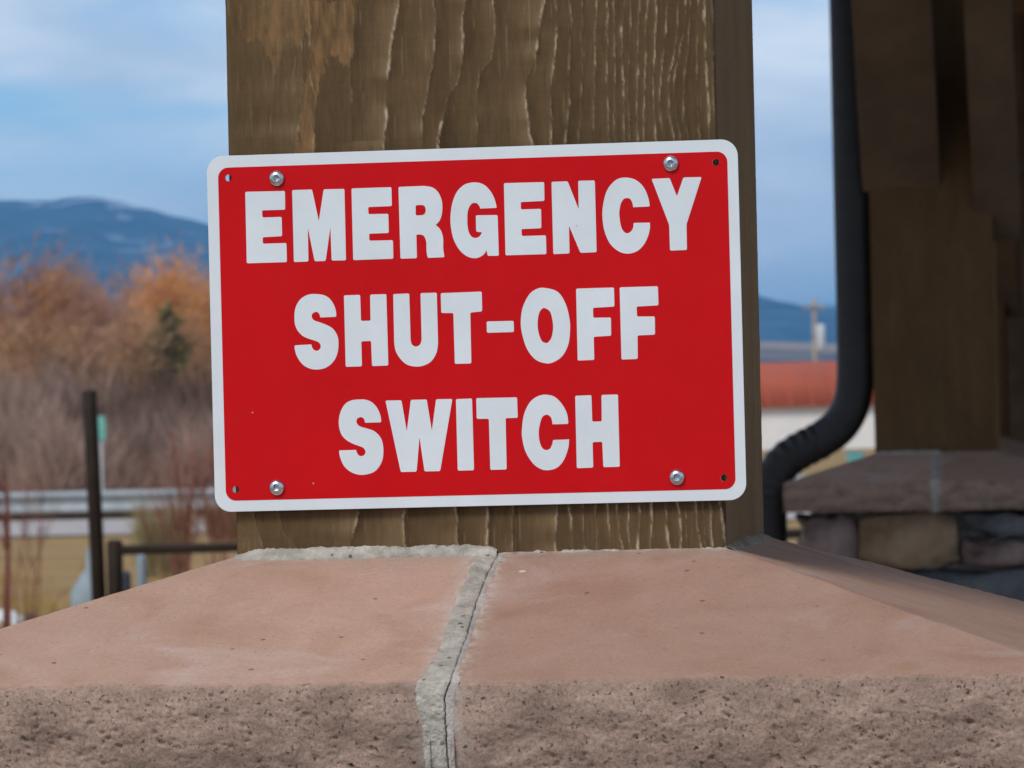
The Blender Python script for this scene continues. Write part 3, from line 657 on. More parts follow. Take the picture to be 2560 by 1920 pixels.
def post_mesh(height):
    xs = np.linspace(-HW, HW, 380)
    zs = np.concatenate([np.linspace(-0.004, 0.30, 500), np.arange(0.306, height, 0.012), [height]])
    X, Z = np.meshgrid(xs, zs, indexing='ij')
    grain = np.zeros(X.shape); ridge = np.zeros(X.shape); disp = np.zeros(X.shape)
    xm = xs * 1000
    for r, z in enumerate(zs):
        zm = z * 1000
        pos = []; st = []
        for s, pl in GRAIN:
            zz = [q[1] for q in pl]
            lo, hi = min(zz), max(zz)
            if hi > 150: hi = 1e6; lo -= 40 if lo > 195 else 75
            else: lo = -10; hi += 60
            if not lo <= zm <= hi: continue
            f = min(1, (zm - lo) / 14 + (0 if lo > 0 else 1), (hi - zm) / 14)
            o = np.argsort(zz)
            xx = np.interp(zm, np.array(zz)[o], np.array([q[0] for q in pl])[o])
            wob = 0.9 * (vn(np.array([zm / 9.0]), np.array([s * 91 + xx * 0.0]))[0] - 0.5) + 0.5 * (vn(np.array([zm / 2.6]), np.array([s * 33.0 + pl[0][0]]))[0] - 0.5)
            if zm > 285: wob += 12 * (vn(np.array([zm / 90.0]), np.array([3.0]))[0] - vn(np.array([285 / 90.0]), np.array([3.0]))[0])
            brk = 0.15 + 1.45 * vn(np.array([zm / 7.0]), np.array([pl[0][0] * 1.7]))[0]
            pos.append(xx + wob); st.append(s * max(f, 0) * brk)
        if not pos:
            pos = [-200.0, 200.0]; st = [0, 0]
        o = np.argsort(pos); pos = np.array(pos)[o]; st = np.array(st)[o]
        pe = np.concatenate([[-150.0], pos, [150.0]]); se = np.concatenate([[0.3], st, [0.3]])
        ix = np.clip(np.searchsorted(pe, xm) - 1, 0, len(pe) - 2)
        dl = xm - pe[ix]; dr_ = pe[ix + 1] - xm
        gap = np.maximum(pe[ix + 1] - pe[ix], 0.5)
        t = dl / gap
        amp = np.clip(gap / 18, 0.25, 1)
        grain[:, r] = 0.36 + amp * (0.62 * t ** 1.6 * se[ix + 1].clip(0.2, 1) - 0.38 * np.exp(-dl / 4.5) * se[ix].clip(0.1, 1))
        wl = 0.30 + 0.36 * se
        rg = se[ix + 1] * np.exp(-(dr_ / (wl[ix + 1] * 1.25)) ** 2) + se[ix] * np.exp(-(dl / (wl[ix] * 0.55)) ** 2)
        ridge[:, r] = rg
        disp[:, r] = 0.00030 * rg + 0.00035 * amp * t ** 1.5
    nz = fbm(X * 260, Z * 60, 4, 0.6, 2)
    ridge = np.clip(ridge * (0.72 + 1.3 * fbm(X * 900, Z * 330, 4, 0.65, 4)), 0, 1) ** 1.35
    fl = fbm(X * 1100, Z * 38, 4, 0.62, 33)
    ridge = np.clip(ridge + 0.15 * np.clip((fl - 0.40) / 0.2, 0, 1), 0, 1)
    tan = np.zeros(X.shape)
    xw = X * 1000 + 1.6 * fbm(X * 700, Z * 120, 3, 0.6, 8); zw = Z * 1000 + 5 * fbm(X * 900, Z * 70, 3, 0.6, 9)
    tan[inpoly(xw, zw, PATCHES[0])] = 0.82
    tan[inpoly(xw, zw, PATCHES[1])] = 1.0
    tan *= np.clip(0.75 + 1.1 * fbm(X * 500, Z * 90, 4, 0.6, 12), 0, 1.2)
    tan[:, zs > 0.268] *= 0.3
    # plain scuffed stain on the wide flat-sawn part
    grain += 0.20 * fbm(X * 70, Z * 9, 4, 0.55, 6) + 0.10 * nz
    disp += 0.00010 * nz + 0.00025 * fbm(X * 25, Z * 12, 3, 0.5, 21)
    ex = HW - np.abs(X); rb = 0.0022
    bev = np.where(ex < rb, rb - np.sqrt(np.maximum(0, rb ** 2 - (rb - ex) ** 2)), 0)
    Y = bev - disp * np.clip(ex / rb, 0, 1)
    Xw = X + np.sign(X) * np.clip(1 - ex / 0.004, 0, 1) * 0.0005 * fbm(Z * 45, X * 0 + np.sign(X), 4, 0.6, 5)
    n, m = X.shape
    V = [np.stack([Xw, Y, Z], -1).reshape(-1, 3)]
    F = [gq(n, m, flip=True)]
    gs = [np.clip(grain, 0, 1).ravel()]; rs = [ridge.ravel()]; tn = [tan.ravel()]
    off = n * m
    # the three other faces: shared top/bottom outline
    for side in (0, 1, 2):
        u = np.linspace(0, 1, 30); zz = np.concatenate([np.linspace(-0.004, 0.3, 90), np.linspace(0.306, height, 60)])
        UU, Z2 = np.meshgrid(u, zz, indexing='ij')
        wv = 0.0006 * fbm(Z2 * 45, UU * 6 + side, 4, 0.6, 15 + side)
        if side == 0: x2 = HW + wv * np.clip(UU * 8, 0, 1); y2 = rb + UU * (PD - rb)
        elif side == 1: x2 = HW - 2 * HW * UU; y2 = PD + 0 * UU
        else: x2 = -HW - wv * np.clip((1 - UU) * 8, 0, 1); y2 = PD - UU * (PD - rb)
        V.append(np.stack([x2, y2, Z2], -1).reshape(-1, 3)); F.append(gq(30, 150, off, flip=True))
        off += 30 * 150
        gs.append(((0.70 if side != 1 else 0.10) + 0.22 * fbm(UU * 14, Z2 * 4, 4, 0.6, 30 + side)).ravel()); rs.append(np.zeros(30 * 150)); tn.append(np.full(30 * 150, 0.55 if side != 1 else 0.40))  # side faces toned lighter and redder to offset the dim blue light there
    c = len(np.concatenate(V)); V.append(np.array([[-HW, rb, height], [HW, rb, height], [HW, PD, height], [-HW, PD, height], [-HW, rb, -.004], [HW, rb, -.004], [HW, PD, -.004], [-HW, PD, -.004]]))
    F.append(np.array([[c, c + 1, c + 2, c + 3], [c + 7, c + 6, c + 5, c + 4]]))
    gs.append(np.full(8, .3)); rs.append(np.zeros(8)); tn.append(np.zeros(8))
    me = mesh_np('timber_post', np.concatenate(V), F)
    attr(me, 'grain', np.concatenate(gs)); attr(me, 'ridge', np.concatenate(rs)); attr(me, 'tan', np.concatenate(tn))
    return me


PME = post_mesh(1.70)
PGRP = 'timber posts standing in a row on the stone pillars'
PLAB = ['brown stained square timber post with pale grain behind the red sign', 'shaded brown timber post beside the dark downspout', 'timber post on the farthest pillar, hidden behind the post with the downspout']
posts = []
for (x, y), lab in zip(ROW, PLAB):
    turned = y > 1
    posts.append(tag(obj('timber_post', PME, WOOD, None, (x, y + (PD if turned else 0), Z0), (0, 0, math.pi if turned else 0)), lab, 'post', PGRP))

# ------------------------------------------------------------------ stone pillars


def ztop(x, y):
    e = np.maximum(np.maximum(np.abs(x) - HW, -y), y - PD)
    return -SLOPE * np.maximum(e, 0)


JL, JR = -0.0010, 0.0098         # the joint between the two cap stones


def cap_stone(side):
    st = 0.0011
    if side < 0: xs = np.linspace(-(HW + DO), JL, 260)
    else: xs = np.linspace(JR, HW + DO, 252)
    ys = np.concatenate([np.linspace(-DO, 0.0, 152), np.linspace(0.0, PD + DO, 60)[1:]])
    X, Y = np.meshgrid(xs, ys, indexing='ij')
    rg_ = np.random.default_rng(77 + side)
    eo = 0.0005 * fbm(xs * 60, xs * 0 + 3, 4, 0.6, 5 + side) + 0.0004 * fbm(xs * 420, xs * 0 + 6, 3, 0.7, 6)
    for _ in range(16):
        c0, w0 = rg_.uniform(xs[0], xs[-1]), rg_.uniform(0.0015, 0.005)
        eo = eo + 0.35 * w0 * np.clip(1 - ((xs - c0) / w0) ** 2, 0, 1)
    Y = Y + (eo - eo.min() * 0)[:, None] * np.exp(-(Y + DO) / 0.003)
    Zt = ztop(X, Y)
    rounded = 0.0016 * np.exp(-np.minimum.reduce([Y + DO, PD + DO - Y, HW + DO - np.abs(X)]) / 0.0014)
    jd = (JL - X) if side < 0 else (X - JR)
    rounded = rounded + 0.0003 * np.exp(-jd / 0.0018)
    Zt = Zt + 0.0007 * fbm(X * 22, Y * 22, 4, 0.5, 3 + side) + 0.00012 * fbm(X * 500, Y * 500, 2, 0.5, 4) - rounded
    if side < 0: Zt += 0.0006 * (X / -(HW + DO)) * 1.5
    V = [np.stack([X, Y, Zt], -1).reshape(-1, 3)]
    n, m = X.shape
    F = [gq(n, m)]
    F[0] = F[0][:, ::-1]
    sp = [np.clip(1.0 - (Y + DO) / (0.0030 + 0.0022 * fbm(X * 260, Y * 0 + 2, 4, 0.7, 8)), 0, 1).ravel() * 0.95]
    off = n * m
    rng = np.random.default_rng(40 + side)

    def rough(U, Dn, seed, damp):
        g = np.clip(Dn / 0.016, 0, 1) ** 0.8
        r = 0.0020 * g * fbm(U * 34, Dn * 60, 5, 0.6, seed) + 0.0008 * np.clip(Dn / 0.004, 0, 1) * fbm(U * 190, Dn * 210, 4, 0.62, seed + 1) + 0.0022 * g
        for _ in range(190):
            u0 = rng.uniform(U.min(), U.max()); d0 = rng.uniform(0.005, TH); rr_ = rng.uniform(0.0005, 0.0014)
            msk = (np.abs(U - u0) < 4 * rr_) & (np.abs(Dn - d0) < 4 * rr_)
            if msk.any():
                dd = np.hypot(U[msk] - u0, (Dn[msk] - d0) * 1.2) / rr_
                r[msk] -= 1.1 * rr_ * np.exp(-dd ** 4)
        return r * damp - 0.006 * np.clip((Dn - 0.014) / 0.04, 0, 1) ** 1.2
    # front, outer side, back, joint side: skirts going down
    def skirt(xe, ye, ze, nx, ny, rows, seed, split, jaxis=None):
        nonlocal off
        dn = np.linspace(0, TH, rows)
        U0 = xe if abs(ny) > 0 else ye
        U, Dn = np.meshgrid(U0, dn, indexing='ij')
        damp = 1.0
        if jaxis is not None:
            damp = np.clip(np.abs(U - jaxis) / 0.014, 0.15, 1)
        d = rough(U, Dn, seed, damp) if split else 0 * U
        d[:, 0] = 0
        Xs = xe[:, None] + nx * d; Ys = (ye[:, None] if ny >= 0 else -DO + (ye[:, None] + DO) * np.exp(-Dn / 0.004)) + ny * d
        Zs = ze[:, None] - Dn * (TH + 0.0) / TH
        V.append(np.stack([Xs, Ys, Zs], -1).reshape(-1, 3))
        f = gq(len(xe), rows, off)
        # orientation outward
        p0 = V[-1][0]; p1 = V[-1][rows]; p2 = V[-1][1]
        nrm = np.cross(p2 - p0, p1 - p0)
        if nrm @ np.array([nx, ny, 0]) > 0: pass
        else: f = f[:, ::-1]
        F.append(f); sp.append((np.clip(Dn / 0.0008, 0.75, 1) if split else 0.9 + 0 * Dn).ravel()); off += len(xe) * rows
    skirt(X[:, 0], Y[:, 0], Zt[:, 0], 0, -1, 84, 60 + side, True, (JL if side < 0 else JR))
    skirt(X[:, -1], Y[:, -1], Zt[:, -1], 0, 1, 24, 70 + side, True)
    oi, ji = (0, -1) if side < 0 else (-1, 0)
    skirt(X[oi], Y[oi], Zt[oi], side, 0, 44, 80 + side, True)
    skirt(X[ji], Y[ji], Zt[ji], -side, 0, 4, 90 + side, False)
    x0, x1 = xs[0], xs[-1]; zb = -HC - TH + 0.004
    V.append(np.array([[x0, -DO, zb], [x1, -DO, zb], [x1, PD + DO, zb], [x0, PD + DO, zb]])); F.append(np.array([[off + 3, off + 2, off + 1, off]])); sp.append(np.ones(4))
    me = mesh_np('cap_stone', np.concatenate(V), F)
    attr(me, 'split', np.concatenate(sp))
    VV = np.concatenate(V)
    e = np.maximum(np.maximum(np.abs(VV[:, 0]) - HW, -VV[:, 1]), VV[:, 1] - PD)
    attr(me, 'grime', np.exp(-np.maximum(e - 0.004, 0) / 0.007) * (e > 0) * (1.0 if side < 0 else 0.6))
    jx_ = JL if side < 0 else JR
    attr(me, 'smear', np.clip(np.exp(-np.maximum(np.abs(VV[:, 0] - jx_) - 0.002, 0) / 0.0035) * (VV[:, 1] < 0.01) + (0.9 if side > 0 else 0.35) * np.exp(-np.maximum(e, 0) / 0.0035) * (e > 0), 0, 1))
    attr(me, 'tone', np.full(len(VV), 1.0 if side < 0 else 0.0))
    return me


# mortar joint between the cap stones: traced edges (y or depth along the joint -> x), metres
def joint_edges(s):
    """s: arc position; 0..DO along the top from the post to the eave, beyond that down the front"""
    yk = np.array([0, .0087, .032, .064, .100, .135, .154, .1663, .174, .187, .204, .24])
    xl = np.array([-1.6, -1.9, -2.2, -2.7, -2.4, -2.3, -4.8, -6.7, -7.5, -4.8, -4.1, -4.4])
    cr_ = np.array([8.9, 8.7, 7.3, 7.1, 8.1, 8.3, 8.3, 8.5, 5.9, 5.9, 6.5, 7.2])
    L = np.interp(s, yk, xl) + 0.75 * fbm(s * 420, s * 0 + 1, 4, 0.75, 1) + 0.6 * fbm(s * 60, s * 0 + 2, 3, 0.6, 1)
    C = np.interp(s, yk, cr_) + 0.5 * fbm(s * 160, s * 0 + 3, 4, 0.6, 2) + 0.35 * fbm(s * 700, s * 0 + 5, 2, 0.6, 2)
    Rr = C + 0.75 + np.interp(s, [0, .01, .03, .15, .163, .175, .2, .24], [2.6, 2.2, 0.7, 0.7, 3.8, 3.0, 0.9, 0.6]) + 1.3 * fbm(s * 250, s * 0 + 7, 4, 0.7, 3)
    return L / 1000, C / 1000, np.maximum(np.maximum(Rr, C + 0.9), 10.6 + 0.5 * fbm(s * 300, s * 0 + 9, 3, 0.6, 4)) / 1000


def joint_strip(which):
    S = np.linspace(0.002, DO + TH + 0.004, 460)
    L, C, Rr = joint_edges(S)
    if which == 0: x0, x1 = L, C - 0.00022
    else: x0, x1 = C + 0.00055, Rr
    u = np.linspace(0, 1, 22)
    SS, UU = np.meshgrid(S, u, indexing='ij')
    X = x0[:, None] + (x1 - x0)[:, None] * UU
    if which == 0:
        edge = np.minimum(UU / 0.10, 1)
        h = -0.0004 + 0.0007 * edge - 0.0003 * np.clip((UU - 0.9) / 0.1, 0, 1)
    else:
        h = 0.00022 - 0.0006 * UU ** 2
    h = h + (0.0005 if which == 0 else 0.00015) * (1 + 1.3 * np.clip((SS - DO) / 0.006, 0, 1)) * fbm(X * 260, SS * 260, 4, 0.65, 9) + 0.00018 * fbm(X * 1300, SS * 1300, 2, 0.6, 10)
    h = h - 0.006 * np.clip((SS - DO - 0.014) / 0.04, 0, 1) ** 1.2 + 0.0006 * np.clip((SS - DO) / 0.006, 0, 1)
    k_ = np.clip((SS - (DO - 0.003)) / 0.006, 0, 1)           # rounding over the eave
    th_ = math.atan(SLOPE) * (1 - k_) + math.pi / 2 * k_
    yb = np.where(SS < DO, -SS, -DO); zb = np.where(SS < DO, -SLOPE * SS, -HC - (SS - DO))
    Y = yb - np.sin(th_) * h; Z = zb + np.cos(th_) * h
    if True:   # closed underside by a wall going inwards at the crack
        V = np.stack([X, Y, Z], -1)
        inn = V.copy()[:, [21, 0]] if which == 0 else V.copy()[:, [0, 21]]
        inn[..., 1] += np.sin(th_[:, :2]) * 0.012; inn[..., 2] -= np.cos(th_[:, :2]) * 0.012
        V = np.concatenate([inn[:, 1:2], V, inn[:, 0:1]], 1) if which == 0 else np.concatenate([inn[:, 0:1], V, inn[:, 1:2]], 1)
    n, m = V.shape[:2]
    return mesh_np('mortar_joint', V.reshape(-1, 3), [gq(n, m, flip=False)])


def bead(p0, p1, out, hgt, wid, seed, brk=0.0, n=420):
    """a lumpy line of mortar where the post meets the cap, from p0 to p1; out = outward unit vector"""
    t = np.linspace(0, 1, n); u = np.linspace(0, 1, 12)
    T, Uu = np.meshgrid(t, u, indexing='ij')
    p0 = np.array(p0); p1 = np.array(p1); ln = np.linalg.norm(p1 - p0)
    hh = hgt(t)[:, None] * (1 + 0.22 * fbm(T * ln * 120, T * 0 + seed, 4, 0.6, seed)) + 0.0004 * fbm(T * ln * 700, Uu * 3, 2, 0.6, seed)
    if brk: hh = hh * np.clip((fbm(T * ln * 75, T * 0 + seed + 3, 3, 0.6, seed) + brk) * 3, 0.02, 1)
    ww = wid(t)[:, None] * (1 + 0.18 * fbm(T * ln * 100, T * 0 + seed + 1, 4, 0.6, seed))
    o = ww * np.cos(Uu * math.pi / 2) ** 0.75
    z = hh * np.sin(Uu * math.pi / 2) ** 0.75 - SLOPE * o - 0.0006 * np.cos(Uu * math.pi / 2)
    z = z + 0.0007 * np.sin(Uu * math.pi) * fbm(T * ln * 330, Uu * 2.6, 4, 0.7, seed + 6)
    P = p0 + (p1 - p0) * T[..., None] + np.array(out) * (o[..., None])
    P[..., 2] += z
    me = mesh_np('mortar_bead', P.reshape(-1, 3), [gq(n, 12)])
    return me


STONES = {
    'tan': m_mottled('tan_fieldstone', (0.17, 0.09, 0.05), (0.42, 0.285, 0.175), 9, 0.9, 0.5, 0.01),
    'maroon': m_mottled('maroon_fieldstone', (0.08, 0.045, 0.04), (0.36, 0.25, 0.21), 10, 0.9, 0.5, 0.01),
    'slate': m_mottled('slate_fieldstone', (0.055, 0.057, 0.062), (0.18, 0.175, 0.172), 11, 0.85, 0.5, 0.01),
    'brown': m_mottled('brown_fieldstone', (0.16, 0.115, 0.085), (0.30, 0.23, 0.175), 14, 0.9, 0.5, 0.01),
    'pale': m_mottled('pale_fieldstone', (0.36, 0.31, 0.26), (0.55, 0.49, 0.43), 16, 0.9, 0.5, 0.01)}


def stone_mesh(wd, ht, dp, seed, kind):
    bm = bmesh.new(); bmesh.ops.create_cube(bm, size=1)
    bmesh.ops.subdivide_edges(bm, edges=bm.edges[:], cuts=3, use_grid_fill=True)
    rng = np.random.default_rng(seed)
    for v in bm.verts:
        c = v.co.copy()
        rx = 1 - 0.04 * abs(c.z * 2) ** 6 - 0.02 * abs(c.y * 2) ** 6
        rz = 1 - 0.06 * abs(c.x * 2) ** 6 - 0.02 * abs(c.y * 2) ** 6
        ry = 1 - 0.16 * max(abs(c.x * 2), abs(c.z * 2)) ** 4
        v.co = Vector((c.x * wd * rx, c.y * dp * ry, c.z * ht * rz)) + Vector(rng.normal(0, 0.005, 3).tolist())
    bmesh.ops.triangulate(bm, faces=bm.faces[:])
    me = bpy.data.meshes.new('stone'); bm.to_mesh(me); bm.free()
    me.polygons.foreach_set('use_smooth', np.ones(len(me.polygons), bool))
    me.materials.append(STONES[kind])
    return me


def build_pillar():
    root = thing('stone_pillar', '', 'pillar', (0, 0, 0))
    for s in (-1, 1):
        obj('cap_stone', cap_stone(s), CAP, root, (0, 0, Z0))
    obj('joint_core', box_mesh('joint_core', JL + 0.0004, JR - 0.0004, -DO + 0.012, -0.002, -HC - TH, -0.06, 0), JOINT, root, (0, 0, Z0))
    obj('mortar_joint', joint_strip(0), MORTAR, root, (0, 0, Z0))
    obj('mortar_smear', joint_strip(1), DUST, root, (0, 0, Z0))
    f1 = lambda t: np.interp(t, [0, .03, .08, .5, .9, .97, 1], [.0010, .0024, .0040, .0044, .0042, .0036, .0018])
    w1 = lambda t: np.interp(t, [0, .05, .5, 1], [.004, .0075, .0065, .006])
    obj('mortar_bead', bead((-HW - .001, 0.0012, 0), (0.0085, 0.0012, 0), (0, -1, 0), f1, w1, 3), MORTAR, root, (0, 0, Z0))
    f2 = lambda t: 0.0011 + 0 * t
    w2 = lambda t: np.interp(t, [0, .1, 1], [.007, .0035, .003])
    obj('mortar_bead', bead((0.0092, 0.0012, 0), (HW + .001, 0.0012, 0), (0, -1, 0), f2, w2, 5, 0.12), MORTAR, root, (0, 0, Z0))
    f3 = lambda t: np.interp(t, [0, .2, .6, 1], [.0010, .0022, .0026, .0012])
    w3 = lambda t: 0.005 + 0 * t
    obj('mortar_bead', bead((HW - 0.0005, -0.001, 0), (HW - 0.0005, PD, 0), (1, 0, 0), f3, w3, 7, n=160), m_mortar('skylight_toned_mortar', (0.19, 0.15, 0.11), (0.30, 0.245, 0.19)), root, (0, 0, Z0))  # mortar copy darkened and warmed to offset the blue skylight on this bead
    b = 0.246; cy = PD / 2
    obj('core', box_mesh('core', -b + .012, b - .012, cy - b + .012, cy + b - .012, -0.1, Z0 - HC - TH + 0.003, 0.004), JOINT_WALL, root)
    rows = [0.108, 0.125, 0.10, 0.135, 0.11, 0.12, 0.13, 0.11, 0.12, 0.12]
    cols = {0: [(0.245, 'maroon'), (0.0, ''), (0.0, '')]}
    rng = np.random.default_rng(5)
    z = Z0 - HC - TH - 0.004
    kinds = ['tan', 'maroon', 'slate', 'brown', 'pale']
    for r, h in enumerate(rows):
        if z - h < 0.0: break
        for sd_ in range(4):
            if sd_ == 0 and r == 0:
                lay = [(-b, -0.146, 0, 1, 'maroon'), (-0.142, 0.044, 0, 1, 'tan'), (0.056, b, 0.52, 1, 'slate'), (0.054, b, 0, 0.48, 'maroon')]
            elif sd_ == 0 and r == 1:
                lay = [(-b, -0.10, 0, 1, 'brown'), (-0.095, b, 0.30, 1, 'slate'), (-0.095, 0.06, 0, 0.27, 'brown'), (0.066, b, 0, 0.27, 'tan')]
            elif sd_ == 3 and r == 0:
                lay = [(-b, -0.02, 0, 1, 'pale'), (-0.014, b, 0, 1, 'brown')]
            else:
                e = [-b]; nn = rng.integers(2, 4)
                for q_ in range(nn - 1): e.append(-b + 2 * b * (q_ + 1 + rng.uniform(-0.25, 0.25)) / nn)
                e.append(b)
                lay = [(e[q_] + .003, e[q_ + 1] - .003, 0, 1, kinds[rng.integers(0, 5)]) for q_ in range(nn)]
            for (xa, xb, za, zb, kd) in lay:
                hh = h * (zb - za) - 0.008
                me = stone_mesh(xb - xa - 0.004, hh, 0.05, int(rng.integers(1e6)), kd)
                zc = z - h + h * (za + zb) / 2
                xc = (xa + xb) / 2; pr = b - 0.012 + rng.uniform(-0.003, 0.004)
                a_ = [0, math.pi / 2, math.pi, -math.pi / 2][sd_]
                vx, vy = xc, -pr
                obj('stone', me, None, root, (vx * math.cos(a_) - vy * math.sin(a_), cy + vx * math.sin(a_) + vy * math.cos(a_), zc), (0, 0, a_))
        z -= h
    return root


JOINT_WALL = m_mortar('pillar_mortar', (0.10, 0.095, 0.08), (0.19, 0.18, 0.155))
pil = build_pillar()
PILL = ['stone pillar with pinkish cast cap and cracked mortar joint under the red sign', 'shaded stone pillar with fieldstones, beside the dark downspout', 'farthest stone pillar, its tan cap peeking past the shaded post']
for i_, ((x, y), lab) in enumerate(zip(ROW, PILL)):
    o = pil if i_ == 0 else copy_tree(pil)
    o.location = (x, y, 0)
    tag(o, lab, 'pillar', 'stone pillars in a row under the canopy')

# ------------------------------------------------------------------ the sign
SX, SZ, SW, SH, SR = 0.00049, 0.1070, 0.2540, 0.1698, 0.00327
sign = thing('warning_sign', 'red and white metal sign reading EMERGENCY SHUT-OFF SWITCH screwed to post', 'sign', (SX, -0.0045, Z0 + SZ))
sign.rotation_euler = (0, -SR, 0)
sign['label'] = 'red sign with white border and lettering EMERGENCY SHUT-OFF SWITCH, screwed to the timber post'


def smooth_path(pts, nsub=7, rc=0.45):
    n = len(pts); out_ = []
    P = [np.array(p[:2], float) for p in pts]; K = [p[2] for p in pts]
    for a in range(n):
        b = (a + 1) % n
        if K[a] and K[b]:
            d = P[b] - P[a]; L_ = np.linalg.norm(d); d = d / L_; r = min(rc, L_ * 0.3)
            out_.append(P[a] + d * r); out_.append(P[b] - d * r)
        else:
            pa = P[a - 1] if not K[a] else 2 * P[a] - P[b] * 0.5 - P[a] * 0.5
            pb = P[(b + 1) % n] if not K[b] else 2 * P[b] - P[a] * 0.5 - P[b] * 0.5
            for q_ in range(nsub):
                t = q_ / nsub
                out_.append(0.5 * ((2 * P[a]) + (-pa + P[b]) * t + (2 * pa - 5 * P[a] + 4 * P[b] - pb) * t * t + (-pa + 3 * P[a] - 3 * P[b] + pb) * t ** 3))
    return out_


def rrect(w_, h_, r, cx=0, cz=0, seg=10):
    pts = []
    for (sx_, sz_, a0) in ((1, 1, 0), (-1, 1, 90), (-1, -1, 180), (1, -1, 270)):
        for q_ in range(seg + 1):
            a = math.radians(a0 + 90 * q_ / seg)
            pts.append((cx + sx_ * (w_ / 2 - r) + r * math.cos(a), cz + sz_ * (h_ / 2 - r) + r * math.sin(a)))
    return pts


def circle(cx, cz, r, n=28):
    return [(cx + r * math.cos(2 * math.pi * q_ / n), cz + r * math.sin(2 * math.pi * q_ / n)) for q_ in range(n)]


TMP = []


def flat(name, loops_mm, thick, y_front, mat, bevel=0.0):
    """flat piece of given thickness whose front lies y_front towards the viewer from the sign's plane"""
    cu = bpy.data.curves.new(name, 'CURVE'); cu.dimensions = '2D'; cu.fill_mode = 'BOTH'; cu.extrude = thick / 2 - bevel
    if bevel: cu.bevel_depth = bevel; cu.bevel_resolution = 2; cu.offset = -bevel
    for lp in loops_mm:
        s = cu.splines.new('POLY'); s.points.add(len(lp) - 1); s.use_cyclic_u = True
        for q_, p_ in zip(s.points, lp): q_.co = (p_[0] / 1000, p_[1] / 1000, 0, 1)
    o = bpy.data.objects.new(name, cu); COL.objects.link(o)
    TMP.append((o, name, thick, y_front, mat))


HOLES = [(-116.6, 74.3), (116.6, 74.3), (-116.7, -74.3), (116.7, -74.3)]
hl = [circle(a, b, 1.62) for a, b in HOLES]
flat('plate', [rrect(SW * 1000, SH * 1000, 7.9)] + hl, 0.0012, 0.0, SIGN_WHITE, 0.00012)
flat('red_panel', [rrect(243.6, 158.9, 5.0, 0.2, -0.2)] + hl, 0.00008, 0.00010, SIGN_RED)
for ch, loops in LETTERS:
    flat('letter', [smooth_path(lp) for lp in loops], 0.00008, 0.00019, SIGN_LETTER)
dg = bpy.context.evaluated_depsgraph_get(); dg.update()
for o, name, thick, yf, mt in TMP:
    me = bpy.data.meshes.new_from_object(o.evaluated_get(dg))
    me.name = name
    me.transform(Matrix.Translation((0, -(yf - thick / 2), 0)) @ Matrix.Rotation(math.pi / 2, 4, 'X'))
    me.materials.clear(); me.materials.append(mt)
    me.polygons.foreach_set('use_smooth', np.zeros(len(me.polygons), bool))
    obj(name, me, None, sign)
for o, *_ in TMP:
    cu = o.data; bpy.data.objects.remove(o); bpy.data.curves.remove(cu)


def screw_meshes():
    n = 32; prof = [(3.75, 0.0), (3.78, 0.35), (3.6, 0.85), (3.2, 1.35), (2.6, 1.78), (1.95, 2.02)]
    V = []; th = np.linspace(0, 2 * math.pi, n, endpoint=False)
    for r, h in prof: V.append(np.stack([r * np.cos(th), r * np.sin(th), np.full(n, h)], 1))
    sqr = 1.22 / np.maximum(np.abs(np.cos(th)), np.abs(np.sin(th)))
    V.append(np.stack([(sqr + 0.12) * np.cos(th), (sqr + 0.12) * np.sin(th), np.full(n, 2.10)], 1))
    V.append(np.stack([sqr * np.cos(th), sqr * np.sin(th), np.full(n, 2.0)], 1))

    def rings(V_):
        m = len(V_); V_ = np.concatenate(V_) / 1000
        i, j = np.meshgrid(np.arange(m - 1), np.arange(n), indexing='ij')
        a = i * n + j; b = i * n + (j + 1) % n
        F = np.stack([a, b, b + n, a + n], -1).reshape(-1, 4)
        W_ = np.stack([V_[:, 0], -V_[:, 2], V_[:, 1]], 1)
        return W_, F
    W_, F = rings(V)
    head = mesh_np('screw', W_, [F])
    S_ = [np.stack([sqr * np.cos(th), sqr * np.sin(th), np.full(n, 2.0)], 1), np.stack([sqr * .97 * np.cos(th), sqr * .97 * np.sin(th), np.full(n, 0.75)], 1), np.stack([sqr * .5 * np.cos(th), sqr * .5 * np.sin(th), np.full(n, 0.55)], 1)]
    W_, F = rings(S_)
    sock = mesh_np('drive_socket', W_, [F, np.arange(2 * n, 3 * n)[None]], smooth=False)
    return head, sock


hd, sk = screw_meshes()
for (a, b), rt in zip([(-93.2, 73.3), (95.3, 74.3), (-96.8, -73.9), (94.5, -73.5)], [47, 28, 4, 12]):
    s_ = obj('screw', hd, ZINC, sign, (a / 1000, -0.0003, b / 1000), (0, math.radians(rt), 0))
    obj('drive_socket', sk, ZINC2, s_)

# ------------------------------------------------------------------ canopy, downspout, building
DARKWOOD = m_mottled('dark_stained_timber', (0.105, 0.066, 0.040), (0.160, 0.105, 0.064), 9, 0.75, 0.2, 0.003)
roof = thing('canopy_roof', 'dark timber canopy roof carried by the posts on stone pillars', 'canopy', (2.5, 8, Z0 + 1.7))
rl = lambda me, nm='beam': obj(nm, me, DARKWOOD, roof, (-2.5, -8, -(Z0 + 1.7)))
rl(box_mesh('beam', -0.15, 0.05, -0.6, 17, Z0 + 1.70, Z0 + 1.98, 0.006))
rl(box_mesh('beam', 1.6, 1.78, -0.6, 17, Z0 + 1.70, Z0 + 1.98, 0.006))
for yb in np.arange(-0.4, 17, 1.2):
    rl(box_mesh('rafter', -1.65, 1.8, yb, yb + 0.09, Z0 + 1.982, Z0 + 2.18, 0.004), 'rafter')
rl(box_mesh('deck', -1.75, 1.9, -0.75, 17.4, Z0 + 2.182, Z0 + 2.26, 0.004), 'deck')
rl(box_mesh('fascia', -1.79, -1.752, -0.79, 17.4, Z0 + 1.98, Z0 + 2.30, 0.004), 'fascia')
